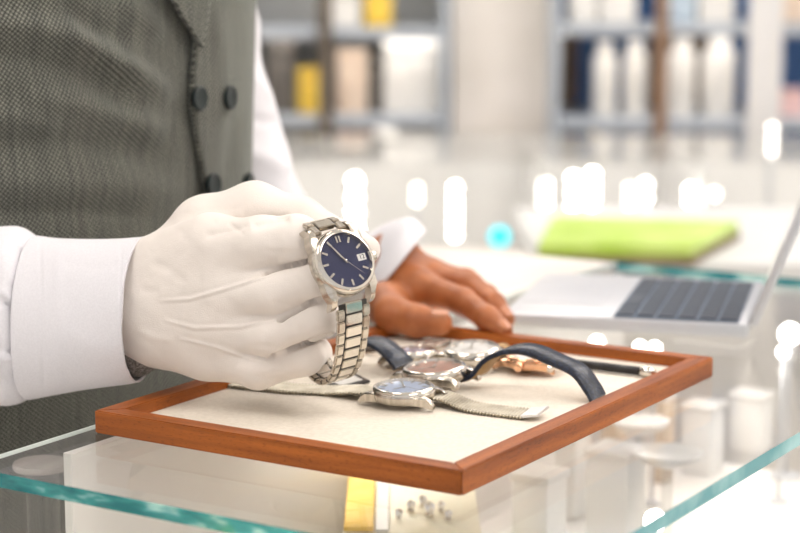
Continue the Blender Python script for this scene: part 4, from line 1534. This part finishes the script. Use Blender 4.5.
M_block = mottle(node_mat('white_display_block', rough=0.45), 12, (0.88, 0.86, 0.83), (0.92, 0.90, 0.87))
M_tan = mottle(node_mat('beige_display_block', rough=0.5), 12, (0.60, 0.48, 0.36), (0.68, 0.56, 0.44))
for px0, px1, pyt, y, dy, m, lab in ((594, 640, 446, 1.34, .035, M_block, 'white display block beneath the glass below the right rail of the tray'), (520, 560, 470, 1.25, .03, M_block, 'low white display block nearest the counter corner'),
                                     (655, 672, 392, 1.55, .02, M_tan, 'slim beige display post beneath the glass right of the tray'), (606, 624, 405, 1.60, .02, M_tan, 'slim beige display post just behind the white block'),
                                     (688, 720, 402, 1.58, .03, M_block, 'tall white display block near the right glass edge'), (735, 770, 392, 1.66, .03, M_block, 'white display block in the counter below the laptop hinge'),
                                     (560, 584, 428, 1.45, .025, M_block, 'white display block under the middle of the right rail')):
    x0, x1, z0, z1 = pbox(px0, pyt, px1, pyt + 10, y)
    t = empty('display_block', ((x0 + x1) / 2, y, DECK), lab, 'display stand')
    wd_ = x1 - x0
    bm = bmesh.new(); box(bm, (0, 0, (z1 - DECK) / 2 - .003), (wd_, dy, z1 - DECK - .006), ll, .002); obj('column', bm, m, t, autos=40)
    bm = bmesh.new(); box(bm, (0, 0, z1 - DECK - .003), (wd_ * 1.12, dy * 1.12, .006), ll, .0015); obj('top_plate', bm, M_white, t, autos=40)
for px_, py_, y, r, lab in ((668, 452, 1.32, .026, 'round white dish on a foot under the glass between the blocks'), (640, 420, 1.46, .024, 'smaller round white dish on a foot beneath the glass')):
    p = D(px_, py_, y)
    t = empty('round_dish', (p.x, y, DECK), lab, 'dish')
    h_ = p.z - DECK
    bm = bmesh.new(); lathe(bm, [(.014, 0.0001), (.014, .004), (.004, .010), (.004, h_ - .012)], 32); obj('foot', bm, M_acryl, t, autos=40)
    bm = bmesh.new(); lathe(bm, [(.004, h_ - .012), (r * .8, h_ - .006), (r, h_), (r * .95, h_), (r * .75, h_ - .004), (0, h_ - .005)], 40, cap0=True); obj('bowl', bm, M_white, t, smooth=True)

# ------------------------------------------------------------------ the far glass case with its lights
M_led = emit_mat('led_light', (1.0, 0.96, 0.90), LED_STRENGTH)
M_cyan = emit_mat('cyan_led', (0.02, 0.72, 0.85), 1.15)
M_greyblue = mottle(node_mat('grey_blue_lacquer', rough=0.3), 6, (0.68, 0.67, 0.665), (0.75, 0.74, 0.735))
FY = 3.1
fx0, fx1 = D(190, 200, FY).x, 1.45
ftop, fdeck = D(400, 158, FY).z, D(400, 290, FY).z
fc = empty('glass_showcase', ((fx0 + fx1) / 2, FY + .25, 0), 'long glass showcase full of small lights across the shop', 'counter')
fo = fc.location.copy()
bm = bmesh.new(); box(bm, ((fx0 + fx1) / 2, FY + .25, fdeck / 2), (fx1 - fx0, .5, fdeck)); obj('cabinet', bm, M_white, fc, off=fo)
bm = bmesh.new(); box(bm, ((fx0 + fx1) / 2, FY + .25, ftop - .005), (fx1 - fx0, .5, .010)); obj('glass_top', bm, M_glass, fc, off=fo)
bm = bmesh.new(); box(bm, ((fx0 + fx1) / 2, FY + .003, (ftop + fdeck) / 2 - .005), (fx1 - fx0, .006, ftop - fdeck - .012)); obj('glass_pane', bm, M_glass, fc, off=fo)
bm = bmesh.new(); box(bm, ((fx0 + fx1) / 2, FY + .492, (ftop + fdeck) / 2 - .005), (fx1 - fx0, .012, ftop - fdeck - .012)); obj('back_panel', bm, M_greyblue, fc, off=fo)
for k, px_ in enumerate((200, 540, 700)):
    x_ = D(px_, 200, FY).x
    bm = bmesh.new(); box(bm, (x_ + .01, FY + .25, (ftop + fdeck) / 2 - .006), (.006, .47, ftop - fdeck - .014)); obj('divider', bm, M_greyblue, fc, off=fo)


def led_post(px, y0, y1, n, r, lab, m, y=FY + .06):
    x = D(px, 200, y).x
    t = empty('led_post', (x, y, fdeck), lab, 'lamp', 'light posts inside the far glass showcase')
    zt, zb_ = D(px, y0, y).z, D(px, y1, y).z
    bm = bmesh.new(); box(bm, (0, .008, (zt - fdeck) / 2), (.010, .006, zt - fdeck + .01), bev=.001); obj('post', bm, M_alu, t)
    for k in range(n):
        z_ = (zt + (zb_ - zt) * (k / max(n - 1, 1))) - fdeck
        bm = bmesh.new(); bmesh.ops.create_uvsphere(bm, u_segments=12, v_segments=8, radius=r); bmesh.ops.translate(bm, verts=bm.verts, vec=(0, -.002, z_))
        obj('led', bm, m, t, smooth=True)


M_dim = emit_mat('dim_led', (1.0, 0.93, 0.86), LED_STRENGTH * .30)
for px_, y0, y1, n, r, m, lab in ((355, 181, 228, 4, .0075, M_led, 'tall white light post seen above the watch and glove'), (417, 189, 200, 2, .0055, M_dim, 'short dim light post between two tall ones'), (455, 188, 234, 5, .0060, M_led, 'tall white light post in front of the pale pillar'),
                               (545, 184, 203, 3, .0060, M_led, 'white light post at the left end of the green box'), (573, 178, 220, 4, .0060, M_led, 'left light post of the brightest pair above the green box'), (592, 175, 222, 5, .0070, M_led, 'right light post of the brightest pair above the green box'),
                               (629, 188, 208, 3, .0050, M_dim, 'dim light post just left of a brighter one'), (645, 185, 212, 3, .0060, M_led, 'light post right of the brightest pair'), (690, 190, 200, 2, .0058, M_led, 'short light post above the right end of the green box'),
                               (714, 194, 194, 1, .0060, M_dim, 'single dim light right of the short post'), (770, 128, 150, 3, .0050, M_dim, 'highest dim light post near the right frame edge'),
                               (746, 245, 268, 2, .0052, M_led, 'light post with two separate lights behind the laptop'), (780, 244, 244, 1, .0056, M_led, 'low light post next to the laptop lid')):
    led_post(px_, y0, y1, n, r * 1.35, lab, m)
t = empty('cyan_light', (D(500, 237, FY - .02).x, FY - .02, 0), 'single round cyan indicator light on the showcase front', 'lamp')
bm = bmesh.new(); bmesh.ops.create_uvsphere(bm, u_segments=16, v_segments=10, radius=.0165); bmesh.ops.translate(bm, verts=bm.verts, vec=(0, .012, D(500, 237, FY - .01).z)); obj('lens', bm, M_cyan, t, smooth=True)
bm = bmesh.new(); lathe(bm, [(.017, 0), (.017, .006)], 20, Matrix.Translation((0, .0195, D(500, 237, FY - .01).z)) @ Matrix.Rotation(math.pi / 2, 4, 'X')); obj('bezel', bm, M_alu, t)

# ------------------------------------------------------------------ pillar and wall shelves
x0, x1 = D(452, 50, 4.35).x, D(549, 50, 4.35).x
tag(plane_box('trim_1', x0, x1, 4.35, RY1 - .001, 0, RZ - .001, M_beige), kind='structure')
M_blue = mottle(node_mat('blue_back_panel', rough=0.5), 3, (0.05, 0.15, 0.40), (0.09, 0.22, 0.50))
M_shelf = mottle(node_mat('grey_shelf', rough=0.4), 5, (0.38, 0.42, 0.47), (0.46, 0.50, 0.55))
M_brown = mottle(node_mat('brown_wood_panel', rough=0.5), 5, (0.22, 0.13, 0.08), (0.30, 0.19, 0.12), stretch=(1, 1, 8))
BY = 4.2
rx0, rx1 = D(552, 50, BY).x, D(552, 50, BY).x + .98
ru = empty('wall_cabinet', ((rx0 + rx1) / 2, BY + .2, 0), 'tall blue backed wall cabinet right of the pillar', 'shelf')
ro = ru.location.copy()


def rbox(name, a, b, m, par, off, bev=.002):
    bm = bmesh.new(); box(bm, ((a[0] + b[0]) / 2, (a[1] + b[1]) / 2, (a[2] + b[2]) / 2), (b[0] - a[0], b[1] - a[1], b[2] - a[2]), bev=bev)
    return obj(name, bm, m, par, off=off)


rbox('back_panel', (rx0, BY + .38, .02), (rx1, BY + .40, 2.2), M_blue, ru, ro)
for a in (rx0, rx1 - .02):
    rbox('side_panel', (a, BY, 0), (a + .02, BY + .379, 2.2), M_shelf, ru, ro)
SHZ = [D(600, 208, BY).z, D(600, 119, BY).z, D(600, 24, BY).z, 1.36, 1.66, 2.0]
for z_ in SHZ:
    rbox('shelf', (rx0 + .021, BY + .005, z_ - .022), (rx1 - .021, BY + .378, z_), M_shelf, ru, ro)
for p0, p1 in ((655, 668), (748, 782)):
    a, b = D(p0, 50, BY).x, D(p1, 50, BY).x
    rbox('upright_panel', (a, BY - .006, .02), (b, BY + .004, 2.19), M_brown if p0 == 655 else M_greyblue, ru, ro)
rbox('wood_panel', (D(672, 0, BY).x, BY + .36, SHZ[1] + .001), (D(745, 0, BY).x, BY + .378, SHZ[2] - .023), M_brown, ru, ro)
rbox('wood_panel', (D(556, 0, BY).x, BY + .36, SHZ[1] + .001), (D(594, 0, BY).x, BY + .378, SHZ[2] - .023), M_brown, ru, ro)

M_candle = mottle(node_mat('white_candle_glass', rough=0.3), 20, (0.86, 0.83, 0.78), (0.92, 0.89, 0.84))
M_pink = mottle(node_mat('pink_box_card', rough=0.5), 20, (0.80, 0.52, 0.50), (0.86, 0.60, 0.58))
M_peach = mottle(node_mat('peach_box_card', rough=0.5), 20, (0.80, 0.62, 0.48), (0.86, 0.70, 0.56))
M_cap = mottle(node_mat('gold_cap', rough=0.3, metal=.8), 20, (0.70, 0.58, 0.38), (0.78, 0.66, 0.46))
M_bglass = mottle(node_mat('pale_blue_bottle', rough=0.15), 20, (0.52, 0.62, 0.72), (0.60, 0.70, 0.78))


def bottle(px0, px1, pyt, zsh, y, m, lab, grp, name='display_bottle'):
    a, b = D(px0, 50, y).x, D(px1, 50, y).x
    h_ = D(400, pyt, y).z - zsh
    r = (b - a) / 2 * .86
    t = empty(name, ((a + b) / 2, y, zsh), lab, 'bottle', grp)
    bm = bmesh.new(); lathe(bm, [(r * .94, .0005), (r, .004), (r, h_ * .78), (r * .9, h_ * .83), (r * .5, h_ * .86), (r * .5, h_ * .88)], 28); obj('bottle_body', bm, m, t, autos=40)
    bm = bmesh.new(); lathe(bm, [(r * .62, h_ * .881), (r * .66, h_ * .89), (r * .66, h_ * .985), (r * .58, h_)], 24); obj('cap', bm, m if m is M_candle else M_cap, t, autos=40)


G1 = 'white bottles on the middle shelf of the blue cabinet'
for px0, px1, pt, lab in ((591, 619, 42, 'tall white bottle, leftmost on the middle cabinet shelf'), (622, 649, 40, 'tall white bottle, second from the left on the middle cabinet shelf'), (666, 698, 38, 'tall white bottle right of the brown upright panel'), (699, 739, 36, 'widest white bottle on the middle cabinet shelf')):
    bottle(px0, px1, pt, SHZ[1], BY + .10, M_candle, lab, G1)
G2 = 'small jars on the lowest visible cabinet shelf'
for k, (px0, px1, pt, m) in enumerate(((560, 580, 150, M_candle), (586, 604, 132, M_peach), (607, 627, 138, M_candle), (640, 665, 136, M_candle), (676, 694, 150, M_bglass), (700, 726, 136, M_candle), (732, 744, 150, M_pink))):
    bottle(px0, px1, pt, SHZ[0], BY + .10, m, ['white jar at the left end of the lowest cabinet shelf', 'peach jar second from the left on the lowest cabinet shelf', 'white jar third from the left on the lowest cabinet shelf', 'white jar in the middle of the lowest cabinet shelf',
           'pale blue jar right of the middle on the lowest cabinet shelf', 'white jar below the widest white bottle', 'pink jar at the right on the lowest cabinet shelf'][k], G2, 'display_jar')
G3 = 'boxes on the top visible shelf of the blue cabinet'
for k, (px0, px1, m, hh) in enumerate(((572, 600, M_candle, .12), (603, 640, M_candle, .14), (672, 700, M_bglass, .10), (704, 740, M_candle, .13), (788, 815, M_peach, .12))):
    a, b = D(px0, 50, BY).x, D(px1, 50, BY).x
    t = empty('gift_box', ((a + b) / 2, BY + .12, SHZ[2]), ['white gift box at the left of the top visible cabinet shelf', 'wider white gift box second on the top visible cabinet shelf', 'pale blue gift box on the top visible cabinet shelf', 'white gift box right of the pale blue one', 'peach gift box at the right end of the top visible cabinet shelf'][k], 'box', G3)
    bm = bmesh.new(); box(bm, (0, 0, hh * .4), (b - a, .09, hh * .8 - .001), bev=.003); obj('box_body', bm, m, t, autos=40)
    bm = bmesh.new(); box(bm, (0, 0, hh * .9), ((b - a) * 1.04, .094, hh * .2), bev=.003); obj('lid', bm, m, t, autos=40)
# pink carton low right
a, b, c, d_ = pbox(786, 92, 812, 119, BY)
t = empty('gift_box', ((a + b) / 2, BY + .10, SHZ[1]), 'small pink gift box at the right end of the middle cabinet shelf', 'box')
bm = bmesh.new(); box(bm, (0, 0, (d_ - SHZ[1]) * .4), (b - a, .08, (d_ - SHZ[1]) * .8 - .001), bev=.003); obj('box_body', bm, M_pink, t)
bm = bmesh.new(); box(bm, (0, 0, (d_ - SHZ[1]) * .9), ((b - a) * 1.04, .084, (d_ - SHZ[1]) * .2), bev=.003); obj('lid', bm, M_pink, t)
for px_, py_, r, zz, lab in ((597, 343, .0058, .030, 'small round spotlight glowing under the glass just behind the back rail'), (640, 347, .0050, .030, 'left one of two touching spotlights under the glass by the laptop front'), (655, 348, .0050, .030, 'right one of two touching spotlights under the glass by the laptop front'),
                              (790, 334, .0090, .035, 'large glowing spotlight under the glass at the right frame edge'), (783, 352, .0050, .035, 'fainter spotlight just below the large one at the right frame edge'), (655, 521, .0060, .004, 'small added bulb standing in for the gleam at the near end of the right glass edge')):  # the last bulb is added to imitate a gleam on the glass edge
    p = G(px_, py_, H - GT - .002 - zz)
    t = empty('counter_spotlight', (p.x, p.y, DECK), lab, 'lamp', 'spotlights under the counter glass')
    bm = bmesh.new(); bmesh.ops.create_uvsphere(bm, u_segments=16, v_segments=10, radius=r); bmesh.ops.translate(bm, verts=bm.verts, vec=(0, 0, p.z - DECK)); obj('bulb', bm, M_led, t, smooth=True)
    bm = bmesh.new(); tube(bm, [(0, 0, .0001), (0, 0, (p.z - DECK) / 2), (0, 0, p.z - DECK - r)], [.0016, .0016, .0016], 12); obj('stem', bm, M_alu, t, smooth=True)
    bm = bmesh.new(); lathe(bm, [(r * 1.5, .0001), (r * 1.5, .003), (.0016, .004)], 20); obj('foot', bm, M_alu, t, smooth=False)

# left shelving
LY = 4.3
lx0, lx1 = D(215, 50, LY).x, D(450, 50, LY).x
lu = empty('wall_shelving', ((lx0 + lx1) / 2, LY + .2, 0), 'grey metal wall shelving left of the pillar', 'shelf')
lo_ = lu.location.copy()
rbox('back_panel', (lx0, LY + .38, .02), (lx1, LY + .40, 2.2), mottle(node_mat('pale_grey_panel', rough=.5), 3, (0.50, 0.50, 0.48), (0.58, 0.58, 0.56)), lu, lo_)
for a in (lx0, lx1 - .02):
    rbox('side_panel', (a, LY, 0), (a + .02, LY + .379, 2.2), M_shelf, lu, lo_)
LZ = [D(600, 200, LY).z, D(600, 116, LY).z, D(600, 28, LY).z, 1.4, 1.7]
for z_ in LZ:
    rbox('shelf', (lx0 + .021, LY + .005, z_ - .022), (lx1 - .021, LY + .378, z_), M_shelf, lu, lo_)
a, b = D(318, 50, LY).x, D(332, 50, LY).x
rbox('upright_panel', (a, LY - .006, .02), (b, LY + .004, 2.19), mottle(node_mat('dark_brown_upright', rough=.5), 5, (0.10, 0.08, 0.06), (0.15, 0.12, 0.09)), lu, lo_)
M_yel = mottle(node_mat('yellow_box_card', rough=.4), 20, (0.86, 0.56, 0.06), (0.92, 0.64, 0.10))
M_dkb = mottle(node_mat('dark_box_card', rough=.4), 20, (0.10, 0.09, 0.08), (0.16, 0.14, 0.12))
for k, (px0, px1, pt, sh_, m, lab) in enumerate(((296, 327, 68, 1, M_yel, 'bright yellow box on the middle shelf by the dark upright'), (336, 366, 50, 1, M_peach, 'peach box right of the dark upright'), (368, 382, 60, 1, M_dkb, 'narrow dark box on the middle shelf'), (384, 440, 38, 1, M_candle, 'large white box on the middle shelf beside the pillar'),
                                               (364, 392, -14, 2, M_yel, 'yellow box at the top edge of the photo'), (330, 358, -6, 2, M_candle, 'white box at the top edge left of the yellow one'), (298, 318, 172, 0, M_yel, 'low yellow box just above the watch'), (330, 372, 135, 0, M_pink, 'pale pink box on the low shelf'),
                                               (374, 396, 128, 0, M_candle, 'white box on the low shelf right of the pink one'), (266, 292, 40, 1, M_dkb, 'dark box on the middle shelf beside the shirt sleeve'), (400, 432, 150, 0, M_bglass, 'pale blue box on the low shelf beside the pillar'))):
    a, b = D(px0, 50, LY).x, D(px1, 50, LY).x
    hh = D(400, pt, LY + .1).z - LZ[sh_]
    t = empty('carton', ((a + b) / 2, LY + .12, LZ[sh_]), lab, 'box', 'boxes on the grey wall shelving')
    bm = bmesh.new(); box(bm, (0, 0, hh * .4), (b - a, .10, hh * .8 - .001), bev=.003); obj('box_body', bm, m, t, autos=40)
    bm = bmesh.new(); box(bm, (0, 0, hh * .9), ((b - a) * 1.03, .103, hh * .2), bev=.003); obj('lid', bm, m, t, autos=40)

M_shl = emit_mat('shelf_strip_light', (1.0, 0.95, 0.90), 7.0)
for nm_, xa, xb, yy_, zs_ in (('blue cabinet', rx0 + .03, rx1 - .03, BY + .05, SHZ[1:4]), ('grey shelving', lx0 + .03, lx1 - .03, LY + .05, LZ[1:4])):
    for k, z_ in enumerate(zs_):
        t = empty('shelf_light', ((xa + xb) / 2, yy_, z_ - .0225), 'thin light strip under the %s visible shelf of the %s' % (('lower', 'upper', 'topmost')[k], nm_), 'lamp')
        bm = bmesh.new(); box(bm, (0, 0, -.003), (xb - xa, .02, .004)); obj('diffuser', bm, M_shl, t)
        bm = bmesh.new(); box(bm, (0, -.013, -.003), (xb - xa, .004, .006)); obj('lip', bm, M_alu, t)
